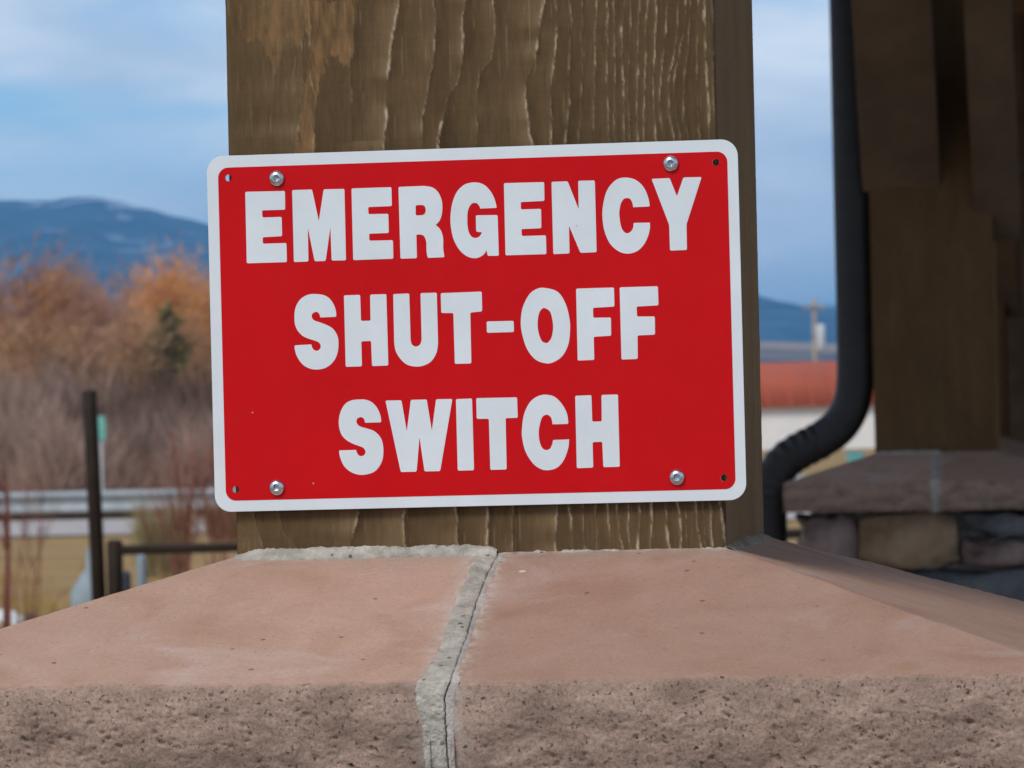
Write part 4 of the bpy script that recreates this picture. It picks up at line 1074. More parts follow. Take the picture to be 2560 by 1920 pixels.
rl(box_mesh('fascia', -1.75, 1.9, -0.79, -0.752, Z0 + 1.98, Z0 + 2.30, 0.004), 'fascia')


def brace(p0, p1, wd, hg, parent, nm='knee_brace'):
    V, F = sweep([p0, p1], 1.0, 4, 2.0, 1.0)
    p0 = Vector(p0); p1 = Vector(p1); d = (p1 - p0).normalized()
    side = d.cross(Vector((0, 0, 1))).normalized(); up = side.cross(d)
    bm = bmesh.new(); vs = []
    for p_ in (p0, p1):
        for (a, b) in ((-1, -1), (1, -1), (1, 1), (-1, 1)):
            vs.append(bm.verts.new(p_ + side * a * wd / 2 + up * b * hg / 2))
    for f in ((3, 2, 1, 0), (4, 5, 6, 7), (0, 1, 5, 4), (1, 2, 6, 5), (2, 3, 7, 6), (3, 0, 4, 7)): bm.faces.new([vs[q_] for q_ in f])
    bmesh.ops.recalc_face_normals(bm, faces=bm.faces[:])
    bmesh.ops.bevel(bm, geom=bm.edges[:], offset=0.004, segments=2, affect='EDGES', profile=0.5)
    me = bpy.data.meshes.new(nm); bm.to_mesh(me); bm.free()
    return obj(nm, me, DARKWOOD, parent, (-2.5, -8, -(Z0 + 1.7)))


for i_, (x, y) in enumerate(ROW):
    if i_ > 0:
        brace((x - 0.055, y + 0.06, 1.80), (x - 0.045, y - 1.02, 3.02), 0.150, 0.14, roof)
        brace((x + 0.125, y + 0.10, 1.70), (x + 0.125, y - 1.02, 3.02), 0.085, 0.14, roof)
    if i_ < 2: brace((x, y + PD - 0.06, 1.88), (x, y + PD + 1.0, 3.02), 0.14, 0.14, roof)

k = M('charcoal_downspout', (0.012, 0.0125, 0.014), 0.42, 0.0, 0.4)
k.color(k.ramp(k.noise(30, 4, 0.6), [(0.3, (0.019, 0.017, 0.0155)), (0.7, (0.031, 0.028, 0.026))]))
DSP = k.m
pts = [(-0.212, 3.35), (-0.212, 1.50), (-0.214, 1.40), (-0.224, 1.345), (-0.248, 1.305), (-0.285, 1.278), (-0.325, 1.258), (-0.358, 1.235), (-0.380, 1.20), (-0.389, 1.15), (-0.390, 1.08), (-0.390, 0.10)]
P3 = []; rd = []
ctrl = [np.array([q_[0], 6.985, q_[1]]) for q_ in pts]
acc = 0.0
for a in range(len(ctrl) - 1):
    seg_n = 2 if a in (0, len(ctrl) - 2) else 10
    c0 = ctrl[max(a - 1, 0)]; c1 = ctrl[a]; c2 = ctrl[a + 1]; c3 = ctrl[min(a + 2, len(ctrl) - 1)]
    if a == 0 or a == len(ctrl) - 2: c0, c3 = 2 * c1 - c2, 2 * c2 - c1
    if a == 1: c0 = c1 + (c1 - c2)
    if a == len(ctrl) - 3: c3 = c2 + (c2 - c1)
    for q_ in range(seg_n):
        t = q_ / seg_n
        P3.append(0.5 * (2 * c1 + (c2 - c0) * t + (2 * c0 - 5 * c1 + 4 * c2 - c3) * t * t + (-c0 + 3 * c1 - 3 * c2 + c3) * t ** 3))
P3.append(ctrl[-1])
P3 = np.array(P3); arc = np.concatenate([[0], np.cumsum(np.linalg.norm(np.diff(P3, axis=0), axis=1))])
zz = P3[:, 2]; rib = (zz < 1.285) & (zz > 1.15)
rd = 0.0365 + np.where(rib, 0.0011 * np.sin(arc * 2 * math.pi / 0.021), 0)
V, F = sweep(P3, rd, 20, 3.2, 0.85)
ds = thing('downspout', 'dark charcoal downspout bending outwards around the cap of the shaded pillar', 'downspout', (-0.39, 6.985, 0))
obj('pipe', mesh_np('pipe', V, F), DSP, ds, (0.39, -6.985, 0))
for zc in (2.3, 0.55):
    xx = -0.212 if zc > 1.3 else -0.39
    obj('strap', box_mesh('strap', xx - 0.040, xx + 0.040 if zc < 1 else xx + 0.036, 6.948, 7.02, zc, zc + 0.03, 0.003), DSP, ds, (0.39, -6.985, 0))

# building behind the pillars: vertical dark boards
wall = thing('timber_building', 'dark brown board-clad building wall under the far end of the canopy, with an added unseen side wall', 'building', (3.2, 17.5, 0))
bmes = box_mesh('board', -0.088, 0.088, -0.012, 0.012, 0.0, 3.40, 0.003)
obj('wall', box_mesh('wall', -3.45, -1.3, 0.02, 4.0, 0.0, 3.36, 0.01), DARKWOOD, wall)
for q_ in range(12):
    obj('board', bmes, DARKWOOD, wall, (-3.37 + q_ * 0.181, 0.006, 0.0))
obj('wall', box_mesh('wall', -1.22, 0.3, -9.4, -0.06, 0.0, 3.36, 0.01), DARKWOOD, wall)  # unseen side wall with boards, added to block light from the right
for q_ in range(51):
    obj('board', bmes, DARKWOOD, wall, (-1.236, -9.28 + q_ * 0.181, 0.0), (0, 0, math.pi / 2))

# ------------------------------------------------------------------ guardrail and marker
STEEL = m_mottled('galvanised_steel', (0.25, 0.28, 0.29), (0.36, 0.39, 0.40), 3, 0.5, 0, 0.01, 0.5)
RUST = m_mottled('dark_steel_post', (0.05, 0.045, 0.04), (0.10, 0.09, 0.08), 6, 0.8, 0)


def lpt(t, s, z):
    p_ = LINE_A + t * LINE_D + s * LINE_N
    return (p_[0], p_[1], z)


gr = thing('guardrail', 'long galvanised steel guardrail beside the road', 'guardrail', lpt(0, 0, -0.3))
org = Vector(lpt(0, 0, -0.3))
prof = [(-0.00, 0.47), (-0.045, 0.46), (-0.085, 0.42), (-0.085, 0.38), (-0.01, 0.315), (-0.01, 0.235), (-0.085, 0.17), (-0.085, 0.13), (-0.045, 0.09), (0.0, 0.08)]
ts = np.linspace(-60, 90, 40)
V = np.array([[np.array(lpt(t, s, z)) - np.array(org) for s, z in prof] for t in ts]).reshape(-1, 3)
me = mesh_np('beam', V, [gq(40, len(prof))], smooth=False)
so = obj('beam', me, STEEL, gr)
so.modifiers.new('thickness', 'SOLIDIFY').thickness = 0.006
pm = box_mesh('post', -0.05, 0.05, 0.0, 0.16, -0.5, 0.45, 0.004)
for t in np.arange(-58, 90, 1.9):
    p_ = Vector(lpt(t, 0.004, 0)) - org
    obj('post', pm, RUST, gr, (p_.x, p_.y, 0.30), (0, 0, math.atan2(LINE_D[1], LINE_D[0])))

GREENREF = M('marker_green', (0.10, 0.42, 0.33), 0.5); GREENREF.color(GREENREF.ramp(GREENREF.noise(8), [(0.3, (0.14, 0.42, 0.34)), (0.7, (0.20, 0.50, 0.42))]))
PALE = m_mottled('pale_post', (0.42, 0.40, 0.38), (0.55, 0.53, 0.50), 6, 0.7, 0)
mk = thing('marker_post', 'small green road marker on a thin pale post behind the guardrail', 'marker', (-17.50, 79.16, -0.3))
obj('post', box_mesh('post', -0.03, 0.03, -0.012, 0.012, -0.1, 1.66, 0.004), PALE, mk)
obj('panel', box_mesh('panel', -0.085, 0.085, -0.030, -0.016, 1.62, 2.04, 0.004), GREENREF.m, mk)

# ------------------------------------------------------------------ fence in front of the road
PIPE = m_mottled('dark_brown_pipe', (0.020, 0.013, 0.009), (0.036, 0.023, 0.016), 10, 0.6, 0.1, 0.002)
fp = thing('leaning_pole', 'tall dark brown steel pole leaning slightly by the fence corner', 'pole', (-4.01, 17.38, 0))
V, F = sweep([(0.022, 0, -0.1), (-0.02, 0, 1.515), (-0.02, 0, 1.52), (-0.0202, 0, 1.524)], np.array([0.031, 0.031, 0.029, 0.016]), 16)
obj('pipe', mesh_np('pipe', V, F), PIPE, fp)
fe = thing('rail_fence', 'low dark pipe fence with single top rail', 'fence', (-3.94, 17.40, 0))
pm = sweep([(0, 0, -0.1), (0, 0, 0.875), (0, 0, 0.89)], np.array([0.034, 0.034, 0.026]), 14)
pme = mesh_np('post', *pm)
for q_ in range(5):
    obj('post', pme, PIPE, fe, (q_ * 1.9, q_ * 1.9 * 0.129, 0))
V, F = sweep([(0.0, 0, 0.845), (7.6, 0.98, 0.865)], 0.021, 12)
obj('rail', mesh_np('rail', V, F), PIPE, fe)

BLUEG = m_mottled('blue_grey_paint', (0.20, 0.25, 0.28), (0.30, 0.36, 0.39), 8, 0.55, 0)
up = thing('utility_pedestal', 'pale blue-grey rounded utility pedestal behind the leaning pole', 'pedestal', (-4.49, 19.34, 0))
V, F = sweep([(0, 0, -0.05), (0, 0, 0.52), (0, 0, 0.60), (0.012, 0, 0.66), (0.018, 0, 0.72), (0.018, 0, 0.80), (0.018, 0, 0.82)], np.array([0.075, 0.08, 0.078, 0.055, 0.026, 0.022, 0.01]), 18, 2.6)
obj('body', mesh_np('body', V, F), BLUEG, up)
obj('door', box_mesh('door', -0.05, 0.05, -0.092, -0.074, 0.12, 0.5, 0.006), BLUEG, up)
DKB = m_mottled('dark_blue_steel', (0.03, 0.036, 0.045), (0.06, 0.07, 0.085), 8, 0.5, 0)
ri = thing('pipe_riser', 'dark blue-grey twin pipe riser behind the low fence', 'pipe', (-4.08, 18.39, 0))
for xx, hh, mt, r_ in ((-0.03, 0.73, DKB, 0.026), (0.045, 0.80, BLUEG, 0.022)):
    V, F = sweep([(xx, 0, -0.05), (xx, 0, hh - 0.02), (xx, 0, hh)], np.array([r_, r_, r_ * 0.7]), 12)
    obj('pipe', mesh_np('pipe', V, F), mt, ri)
obj('valve_box', box_mesh('valve_box', -0.075, 0.075, -0.05, 0.05, 0.30, 0.52, 0.012), DKB, ri)

# ------------------------------------------------------------------ rocks


def rock(name, label, loc, sc, col0, col1, seed):
    bm = bmesh.new(); bmesh.ops.create_icosphere(bm, subdivisions=3, radius=1)
    rng = np.random.default_rng(seed); ph = rng.uniform(0, 50, 2)
    for v in bm.verts:
        c_ = v.co; d = 1 + 0.28 * float(fbm(np.array([c_.x * 1.3 + ph[0]]), np.array([c_.y * 1.3 + c_.z * 1.7 + ph[1]]), 4, 0.55)[0])
        v.co = Vector((c_.x * sc[0] * d, c_.y * sc[1] * d, max(-0.35, c_.z * d) * sc[2]))
    me = bpy.data.meshes.new(name); bm.to_mesh(me); bm.free()
    me.polygons.foreach_set('use_smooth', np.ones(len(me.polygons), bool))
    me.materials.append(m_mottled(name + '_mat', col0, col1, 9, 0.9, 0.4, 0.01))
    return tag(obj(name, me, None, None, loc), label, 'rock')


rock('boulder', 'white boulder lying in the yellow grass beside a dark rock', (-7.47, 30.05, 0.0), (0.16, 0.13, 0.15), (0.62, 0.62, 0.62), (0.82, 0.82, 0.80), 1)
rock('boulder', 'dark purple-grey rock in the yellow grass beside the white boulder', (-7.28, 30.05, 0.0), (0.07, 0.07, 0.11), (0.06, 0.05, 0.06), (0.16, 0.13, 0.13), 2)

# ------------------------------------------------------------------ vegetation


def blades(B, D, L, Wd, rng, bend=0.0):
    """B base points (n,3), D unit directions, L lengths, Wd widths -> thin triangles"""
    n = len(B)
    r = rng.normal(size=(n, 3)); sd_ = np.cross(D, r); sd_ /= np.linalg.norm(sd_, axis=1)[:, None] + 1e-9
    a = B - sd_ * Wd[:, None] / 2; b = B + sd_ * Wd[:, None] / 2; t = B + D * L[:, None]
    V = np.stack([a, b, t], 1).reshape(-1, 3)
    return V, [np.arange(3 * n).reshape(n, 3)]


def unit(v):
    return v / (np.linalg.norm(v, axis=-1, keepdims=True) + 1e-9)


def tree_proto(seed, H=10.0, Wd=6.0, nb=9000, lw=(0.7, 0.045), drop=0.0):
    rng = np.random.default_rng(seed)
    parts = []; tips = []
    nst = rng.integers(2, 4)
    for s_ in range(nst):
        az = rng.uniform(0, 6.28); lean = rng.uniform(0.1, 0.3)
        p0 = np.array([rng.uniform(-.3, .3), rng.uniform(-.3, .3), -0.2]); pts_ = [p0]
        d = unit(np.array([math.cos(az) * lean, math.sin(az) * lean, 1.0])); ln = H * rng.uniform(0.45, 0.62) / 6
        for q_ in range(6):
            d = unit(d + rng.normal(0, 0.09, 3)); pts_.append(pts_[-1] + d * ln)
        parts.append(sweep(pts_, np.linspace(0.20, 0.06, 7) * H / 10, 7))
        for q_ in range(10):
            k0 = pts_[rng.integers(2, 7)]; a2 = rng.uniform(0, 6.28)
            d2 = unit(np.array([math.cos(a2), math.sin(a2), rng.uniform(0.5, 1.4)])); l2 = rng.uniform(0.18, 0.42) * Wd
            m1 = k0 + d2 * l2 * 0.5 + rng.normal(0, 0.15, 3); e1 = k0 + d2 * l2 + np.array([0, 0, 0.25 * l2])
            parts.append(sweep([k0, m1, e1], np.array([0.055, 0.04, 0.015]) * H / 10, 5)); tips += [m1, e1, (m1 + e1) / 2]
    tips = np.array(tips)
    sc = np.array([Wd / 2, Wd / 2, H]); tips[:, :2] *= (Wd / 2) / max(1e-3, np.abs(tips[:, :2]).max()); tips[:, 2] *= 0.93 * H / tips[:, 2].max()
    ix = rng.integers(0, len(tips), nb)
    B = tips[ix] + rng.normal(0, 1, (nb, 3)) * np.array([0.085 * Wd, 0.085 * Wd, 0.065 * H])
    low = rng.random(nb) < 0.25
    B[low, 2] = rng.uniform(0.1, 0.6, low.sum()) * H
    D = unit(np.stack([B[:, 0] * 0.25, B[:, 1] * 0.25, np.full(nb, 0.9 - drop)], 1) + rng.normal(0, 0.45, (nb, 3)))
    crown = blades(B, D, rng.uniform(0.5, 1.3, nb) * lw[0], rng.uniform(0.6, 1.4, nb) * lw[1], rng)
    return mesh_np('trunk', *join(parts)), mesh_np('crown', *crown, smooth=False)


def shrub_proto(seed, H=2.4, Wd=3.0, nb=6000, wdt=0.03):
    rng = np.random.default_rng(seed)
    r = np.sqrt(rng.random(nb)) * Wd / 2; a = rng.uniform(0, 6.28, nb)
    hmax = H * (1 - 0.55 * (r / (Wd / 2)) ** 2) * rng.uniform(0.5, 1.05, nb)
    B = np.stack([r * np.cos(a), r * np.sin(a), rng.uniform(-0.05, 0.9, nb) * hmax], 1)
    D = unit(np.stack([np.cos(a) * 0.35, np.sin(a) * 0.35, np.ones(nb)], 1) + rng.normal(0, 0.3, (nb, 3)))
    tw = blades(B, D, rng.uniform(0.25, 0.6, nb) * H * 0.6, rng.uniform(0.6, 1.4, nb) * wdt, rng)
    st = [sweep([(0.1 * math.cos(q_), 0.1 * math.sin(q_), -0.1), (0.16 * Wd * math.cos(q_), 0.16 * Wd * math.sin(q_), H * 0.35), (0.3 * Wd * math.cos(q_), 0.3 * Wd * math.sin(q_), H * 0.8)], np.array([0.03, 0.02, 0.008]), 5) for q_ in np.linspace(0, 6, 8)]
    return mesh_np('stems', *join(st)), mesh_np('twigs', *tw, smooth=False)


def conifer_proto(seed, H=8.0, Wd=3.6, nb=4200):
    rng = np.random.default_rng(seed)
    z = H * (1 - np.sqrt(rng.random(nb))) * 0.95 + 0.03 * H; rmax = (1 - z / H) * Wd / 2 * (0.75 + 0.35 * np.sin(z * 5.5))
    a = rng.uniform(0, 6.28, nb); r = rmax * np.sqrt(rng.random(nb))
    B = np.stack([r * np.cos(a), r * np.sin(a), z], 1)
    D = unit(np.stack([np.cos(a), np.sin(a), np.full(nb, -0.1)], 1) + rng.normal(0, 0.35, (nb, 3)))
    cr_ = blades(B, D, rng.uniform(0.3, 0.7, nb), rng.uniform(0.06, 0.14, nb), rng)
    return mesh_np('trunk', *sweep([(0, 0, -.2), (0, 0, H * .5), (0, 0, H * .98)], np.array([.16, .1, .02]), 7)), mesh_np('crown', *cr_, smooth=False)


BARK = m_mottled('grey_bark', (0.09, 0.07, 0.055), (0.17, 0.13, 0.105), 5, 0.9, 0)
ORANGE = m_foliage('orange_twigs', (0.50, 0.225, 0.075), (0.66, 0.32, 0.105), 0.5)
PINK = m_foliage('russet_pink_twigs', (0.38, 0.20, 0.12), (0.55, 0.30, 0.18), 0.5)
OLIVE = m_foliage('olive_brown_twigs', (0.29, 0.16, 0.085), (0.42, 0.24, 0.125), 0.5)
MAUVE = m_foliage('mauve_brush', (0.27, 0.175, 0.132), (0.41, 0.275, 0.215), 0.7)
DKBR = m_foliage('dark_brown_brush', (0.13, 0.078, 0.054), (0.22, 0.135, 0.095), 0.7)
SPRUCE = m_foliage('conifer_needles', (0.10, 0.105, 0.036), (0.20, 0.18, 0.065), 0.9)
STRAW = m_foliage('straw_grass', (0.28, 0.22, 0.11), (0.42, 0.34, 0.18), 2)
REDT = m_foliage('red_stems', (0.20, 0.07, 0.05), (0.30, 0.11, 0.08), 2)
protos = [tree_proto(q_, 10, 6, 9000) for q_ in (101, 102, 103)]
sprotos = [shrub_proto(q_) for q_ in (201, 202, 203)]
cproto = conifer_proto(301)


def fpos(px, D):
    """world x, y at horizontal bearing of image column px and distance D along the view axis"""
    t = (px - 1280) / 11850
    return CAMPOS.x + D * (F_.x + R_.x * t), CAMPOS.y + D * (F_.y + R_.y * t)


def recoloured(me, mat, cache={}):
    key = (me.name, mat.name)
    if key not in cache:
        m2 = me.copy(); m2.materials.clear(); m2.materials.append(mat); cache[key] = m2
    return cache[key]


def place(kind, pr, mat, px, D, top_z, width_s, label, cat, group, rot):
    x, y = fpos(px, D)
    g0 = float(ground_z(x, y))
    base_h = {'tree': 10.0, 'shrub': 2.4, 'conifer': 8.0}[kind]
    base_w = {'tree': 6.0, 'shrub': 3.0, 'conifer': 3.6}[kind]
    nm = {'tree': 'bare_tree', 'shrub': 'brush_shrub', 'conifer': 'conifer_tree'}[kind]
    o = thing(nm, label, cat, (x, y, g0), group)
    o.scale = (width_s / base_w, width_s / base_w, (top_z - g0) / base_h)
    o.rotation_euler = (0, 0, rot)
    n1_, n2_ = ('stems', 'twigs') if kind == 'shrub' else ('trunk', 'crown')
    obj(n1_, recoloured(pr[0], BARK), None, o); obj(n2_, recoloured(pr[1], mat), None, o)
    return o


def ztop_px(py, px, D):
    return CAMPOS.z + D * ((1080 - 0.0218 * (px - 1280)) - py) / 11850


rng = np.random.default_rng(9)
TG = 'leafless trees beyond the road'
TREES = [(-330, 690, 190, 7, 'P'), (-120, 640, 200, 8, 'O'), (30, 640, 215, 4.2, 'P'), (120, 668, 205, 5.0, 'P'), (215, 718, 200, 5.0, 'P'), (330, 690, 215, 4.5, 'O'), (395, 648, 205, 5.2, 'O'), (500, 680, 210, 5.5, 'O'),
         (640, 690, 215, 6, 'P'), (800, 650, 210, 7, 'O'), (980, 720, 205, 7, 'P'), (1180, 700, 215, 7, 'O'), (1380, 760, 220, 7, 'P'),
         (60, 800, 150, 5, 'V'), (190, 830, 140, 5, 'V'), (300, 800, 165, 5, 'V'), (470, 800, 170, 5, 'V'), (-150, 820, 160, 6, 'V'), (720, 830, 160, 6, 'V'), (950, 850, 160, 6, 'V')]
TL = {'O': 'orange-twigged bare tree standing apart from the conifer', 'P': 'russet bare tree standing apart from the conifer', 'V': 'lower olive-brown bare tree in front of the orange and russet ones'}
TU = {30: 'slender russet pink bare tree with thin see-through crown', 120: 'broad russet pink bare tree with rounded crown', 215: 'lowest russet bare tree, in the dip between pink and orange crowns', 330: 'small orange bare tree at the edge of the dip in the tree line', 395: 'tallest bright orange bare tree, rising behind the dark conifer', 500: 'orange bare tree close beside the tallest orange one'}
for n_, (px, py, D, wd_, kd) in enumerate(TREES):
    mt = {'O': ORANGE, 'P': PINK, 'V': OLIVE}[kd]
    place('tree', protos[n_ % 3], mt, px, D, ztop_px(py, px, D), wd_, TU.get(px, TL[kd]), 'tree', TG + ' ' + {'O': 'orange', 'P': 'russet', 'V': 'olive'}[kd], rng.uniform(0, 6.28))
place('conifer', cproto, SPRUCE, 425, 158, ztop_px(735, 425, 158), 3.8, 'dark green conifer among the orange bare trees', 'tree', None, 0.3)
place('shrub', sprotos[2], OLIVE, 500, 150, ztop_px(860, 500, 150), 1.9, 'olive green bush at the foot of the dark conifer', 'bush', None, 1.0)

SL = {'M1': 'mauve-grey leafless brush nearest the guardrail', 'M2': 'mauve-grey leafless brush in the row behind the nearest brush', 'M3': 'tall mauve-grey brush at the foot of the bare trees', 'D2': 'dark brown leafless brush below the dark conifer', 'D3': 'tall dark brown brush at the foot of the orange trees', 'L': 'low dark brush crouching right behind the guardrail posts'}
SHR = []
for px in range(-420, 1500, 85):
    SHR.append((px + rng.uniform(-25, 25), rng.uniform(985, 1040), rng.uniform(90, 100), 2.4, 'M1'))
for px in range(-400, 1500, 105):
    SHR.append((px + rng.uniform(-30, 30), rng.uniform(930, 975), rng.uniform(112, 124), 3.2, 'D2' if 180 < px < 640 else 'M2'))
for px in range(-400, 1500, 150):
    SHR.append((px + rng.uniform(-30, 30), rng.uniform(880, 915), rng.uniform(128, 136), 4.2, 'D3' if px > 240 else 'M3'))
for px in range(-400, 1500, 70):
    SHR.append((px + rng.uniform(-20, 20), rng.uniform(1225, 1245), rng.uniform(80.8, 82), 1.3, 'L'))
for n_, (px, py, D, wd_, kd) in enumerate(SHR):
    place('shrub', sprotos[n_ % 3], MAUVE if kd[0] == 'M' else DKBR, px, D, ztop_px(py, px, D), wd_, SL[kd], 'shrub', 'brush beyond the guardrail ' + {'M1': 'front', 'M2': 'second row', 'M3': 'back', 'D2': 'brown second row', 'D3': 'brown back', 'L': 'low'}[kd], rng.uniform(0, 6.28))


# red-stemmed shrubs and a straw grass clump between fence and road
def red_shrub(px, D, H, n, spread, rad_, label, seed):
    rng_ = np.random.default_rng(seed); x, y = fpos(px, D)
    o = thing('red_twig_shrub', label, 'shrub', (x, y, float(ground_z(x, y))), 'red-stemmed shrubs by the fence')
    for q_ in range(n):
        a = rng_.uniform(0, 6.28); sp = rng_.uniform(0.1, 1) * spread; h_ = H * rng_.uniform(0.6, 1.05)
        b0 = np.array([rng_.normal(0, 0.04), rng_.normal(0, 0.04), -0.05])
        m1 = b0 + np.array([math.cos(a) * sp * .35, math.sin(a) * sp * .35, h_ * .5]); e1 = np.array([math.cos(a) * sp, math.sin(a) * sp, h_])
        prt = [sweep([b0, m1, e1], np.array([1, .8, .35]) * rad_ * rng_.uniform(.7, 1.2), 5)]
        for _ in range(5 if n > 4 else 2):
            t_ = rng_.uniform(.4, .95); s0 = m1 + (e1 - m1) * t_; d_ = unit(e1 - m1 + rng_.normal(0, .25, 3) * h_ * .6)
            prt.append(sweep([s0, s0 + d_ * h_ * .15, s0 + d_ * h_ * rng_.uniform(.2, .35)], np.array([.6, .45, .2]) * rad_, 4))
        obj('stem', mesh_np('stem', *join(prt)), REDT, o)
    return o


red_shrub(455, 31, 1.30, 20, 0.30, 0.005, 'upright red-stemmed shrub with many thin stems behind the low fence rail', 1)
red_shrub(60, 30, 1.0, 9, 0.26, 0.0045, 'red-stemmed shrub spreading in front of the guardrail near the white boulder', 2)
red_shrub(10, 24, 1.10, 3, 0.06, 0.012, 'thick single red stem rising beside the white boulder', 3)
red_shrub(540, 33, 1.15, 12, 0.2, 0.005, 'small red-stemmed shrub beside the straw grass clump', 4)


def grass_clump(px, D, H, Wd, n, label, mat, seed):
    rng_ = np.random.default_rng(seed); x, y = fpos(px, D)
    a = rng_.uniform(0, 6.28, n); r = np.sqrt(rng_.random(n)) * Wd * .28
    B = np.stack([r * np.cos(a), r * np.sin(a), np.full(n, -.02)], 1)
    B[:, 2] += rng_.uniform(0, .5, n) * H
    D_ = unit(np.stack([np.cos(a) * .3, np.sin(a) * .3, np.ones(n)], 1) + rng_.normal(0, .16, (n, 3)))
    me = mesh_np('grass_clump', *blades(B, D_, rng_.uniform(.45, .65, n) * H, rng_.uniform(.006, .014, n), rng_), smooth=False)
    return tag(obj('grass_clump', me, mat, None, (x, y, float(ground_z(x, y)))), label, 'grass')


grass_clump(400, 45, 0.80, 0.75, 1500, 'straw-coloured ornamental grass clump with olive top before the road', STRAW, 5)
grass_clump(565, 60, 0.62, 1.0, 1200, 'olive dry grass clump against the foot of the guardrail, by the timber post', OLIVE, 6)

YEL = m_foliage('yellow_grass', (0.33, 0.22, 0.07), (0.47, 0.32, 0.11), 0.8)
n = 60000
D_ = 26 + 24 * rng.random(n) ** 1.3; pxs = rng.uniform(-900, 1500, n)
x = CAMPOS.x + D_ * (F_.x + R_.x * (pxs - 1280) / 11850); y = CAMPOS.y + D_ * (F_.y + R_.y * (pxs - 1280) / 11850)
keep = (fbm(x * 0.9, y * 0.5, 3, .5, 4) + (40 - D_) / 12) > rng.uniform(-.4, .6, n)
x = x[keep]; y = y[keep]; n = len(x)
B = np.stack([x, y, np.full(n, -0.02)], 1)
gme = mesh_np('dry_grass', *blades(B, unit(np.stack([np.zeros(n), np.zeros(n), np.ones(n)], 1) + rng.normal(0, .35, (n, 3))), rng.uniform(.06, .17, n), rng.uniform(.008, .02, n), rng), smooth=False)
go = obj('dry_grass', gme, YEL)
go['kind'] = 'stuff'; go['label'] = 'short yellow dry grass on the ground before the road'

# ------------------------------------------------------------------ red-roofed building far behind, pole and wires
REDROOF = M('red_metal_roof', rough=0.55); REDROOF.color(REDROOF.ramp(REDROOF.noise(0.4, 4), [(0.3, (0.50, 0.088, 0.022)), (0.7, (0.57, 0.108, 0.030))]))
WHITEW = m_mottled('white_siding', (0.76, 0.73, 0.67), (0.86, 0.83, 0.77), 0.6, 0.8, 0)
bx, by = -24.127, 317.25
bl = thing('red_roof_building', 'long white building with red metal roof across the field', 'building', (bx, by, -0.35))
bl.rotation_euler = (0, 0, 0.1287)
LB0, LB1, DB = -34.0, 11.0, 12.0
obj('wall', box_mesh('wall', LB0, LB1, 0.0, DB, -0.3, 3.04, 0.02), WHITEW, bl)
rv = np.array([[LB0 - .4, -.5, 2.96], [LB1 + .4, -.5, 2.96], [LB1 + .4, DB / 2, 6.05], [LB0 - .4, DB / 2, 6.05], [LB1 + .4, DB + .5, 2.96], [LB0 - .4, DB + .5, 2.96]])
rf = obj('roof', mesh_np('roof', rv, [np.array([[0, 1, 2, 3], [3, 2, 4, 5], [0, 5, 4, 1]]), np.array([[1, 4, 2], [0, 3, 5]])], smooth=False), REDROOF.m, bl)
dirv = np.array([0, DB / 2 + .5, 3.09]); dirv /= np.linalg.norm(dirv)
rbm = box_mesh('roof_seam', -0.03, 0.03, 0, math.hypot(DB / 2 + .5, 3.09), 0.0, 0.025, 0.0)
for xx in np.arange(LB0, LB1, 1.5):
    obj('roof_seam', rbm, REDROOF.m, rf, (xx, -.5, 2.965), (math.atan2(3.09, DB / 2 + .5), 0, 0))
GL = M('dark_glass', (0.05, 0.06, 0.07), 0.15)
GL.color(GL.ramp(GL.noise(2), [(0.3, (0.04, 0.05, 0.06)), (0.7, (0.07, 0.08, 0.09))]))
for xx in (-28, -21, -14, -7):
    wo = obj('window', box_mesh('window', xx - .75, xx + .75, -0.05, -0.005, 0.9, 2.1, 0.01), WHITEW, bl)
    obj('pane', box_mesh('pane', xx - .65, xx + .65, -0.07, -0.052, 1.0, 2.0, 0.0), GL.m, wo)
POLEW = m_mottled('weathered_pole', (0.34, 0.27, 0.21), (0.46, 0.38, 0.31), 2, 0.9, 0)
GREYT = m_mottled('transformer_grey', (0.50, 0.54, 0.55), (0.62, 0.66, 0.67), 2, 0.5, 0)
pl = thing('utility_pole', 'weathered wooden utility pole with grey transformer behind the red roof', 'pole', (-23.65, 367.67, -0.3))
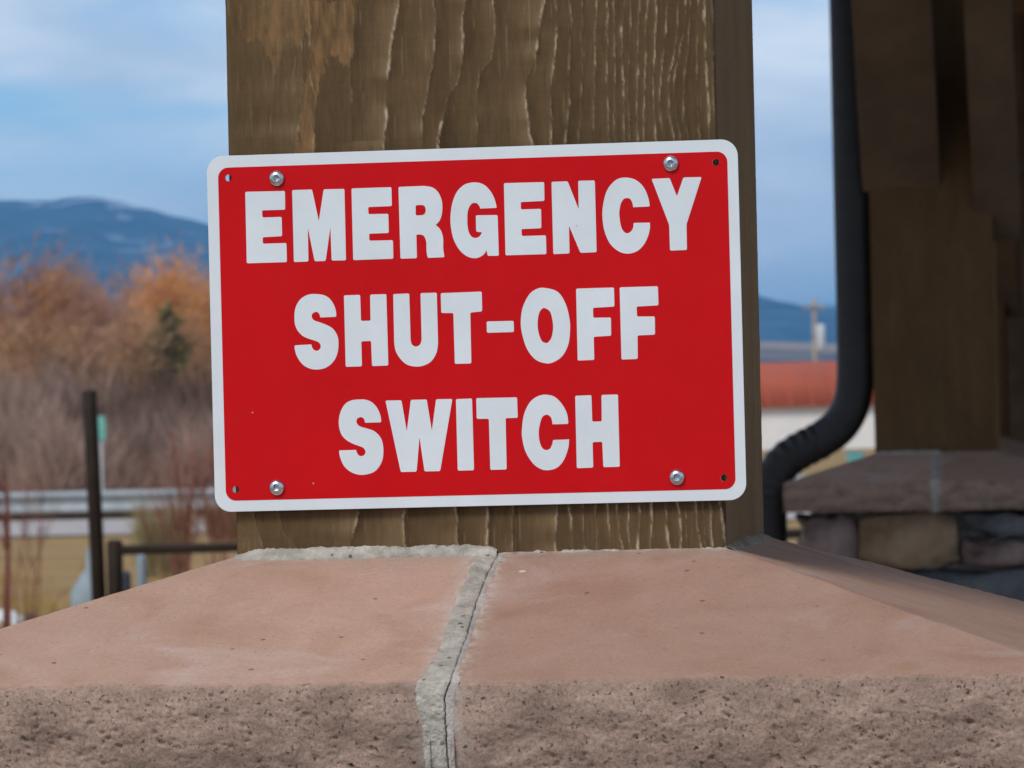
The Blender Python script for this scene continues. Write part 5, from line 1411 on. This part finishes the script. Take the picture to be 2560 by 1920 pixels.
V, F = sweep([(0, 0, -.2), (0, 0, 6), (0, 0, 11.4), (0, 0, 11.55)], np.array([.22, .20, .17, .1]), 12)
obj('pole', mesh_np('pole', V, F), POLEW, pl)
V, F = sweep([(.48, -.1, 7.4), (.48, -.1, 7.5), (.48, -.1, 9.3), (.48, -.1, 9.42), (.48, -.1, 9.5)], np.array([.24, .32, .32, .26, .08]), 16)
obj('transformer', mesh_np('transformer', V, F), GREYT, pl)
obj('crossarm', box_mesh('crossarm', -0.9, 0.9, -.3, -.2, 10.7, 10.86, .01), POLEW, pl)
for zz_, dx in ((10.9, -.8), (10.9, .8), (9.9, .2)):
    t = np.linspace(-1, 1, 41)
    pth = np.stack([-23.65 + dx + 95 * t, 367.4 + 0 * t + 12.3 * t, -0.3 + zz_ + 4.0 * t * t - 0 * t + 2.0 * np.abs(t)], 1)
    V, F = sweep(pth, 0.02, 4)
    tag(obj('power_line', mesh_np('power_line', V, F), DKB), 'thin overhead wire strung from the utility pole', 'wire', 'overhead wires')
TEAL = m_mottled('teal_paint', (0.10, 0.33, 0.32), (0.16, 0.42, 0.41), 3, 0.5, 0)
tb = thing('utility_box', 'small teal utility box in the grass before the white building', 'box', (-8.23, 147.9, -0.3))
obj('cabinet', box_mesh('cabinet', -.25, .25, -.2, .2, -0.05, .70, .02), TEAL, tb)
obj('lid', box_mesh('lid', -.28, .28, -.23, .23, .702, .76, .015), TEAL, tb)

# ------------------------------------------------------------------ haze
hz = M('air_haze')
hz.nt.nodes.remove(hz.b)
vol = hz.nt.nodes.new('ShaderNodeVolumePrincipled')
vol.inputs['Color'].default_value = (0.20, 0.55, 1.0, 1)
vol.inputs['Density'].default_value = 0.00014
vol.inputs['Anisotropy'].default_value = 0.0
hz.l(vol.outputs[0], hz.nt.nodes['Material Output'].inputs['Volume'])
ho = obj('haze', box_mesh('haze', -17500, 17500, -17500, 17500, -4.0, 380), hz.m)
ho['kind'] = 'stuff'; ho['label'] = 'thin blue air haze over the valley'
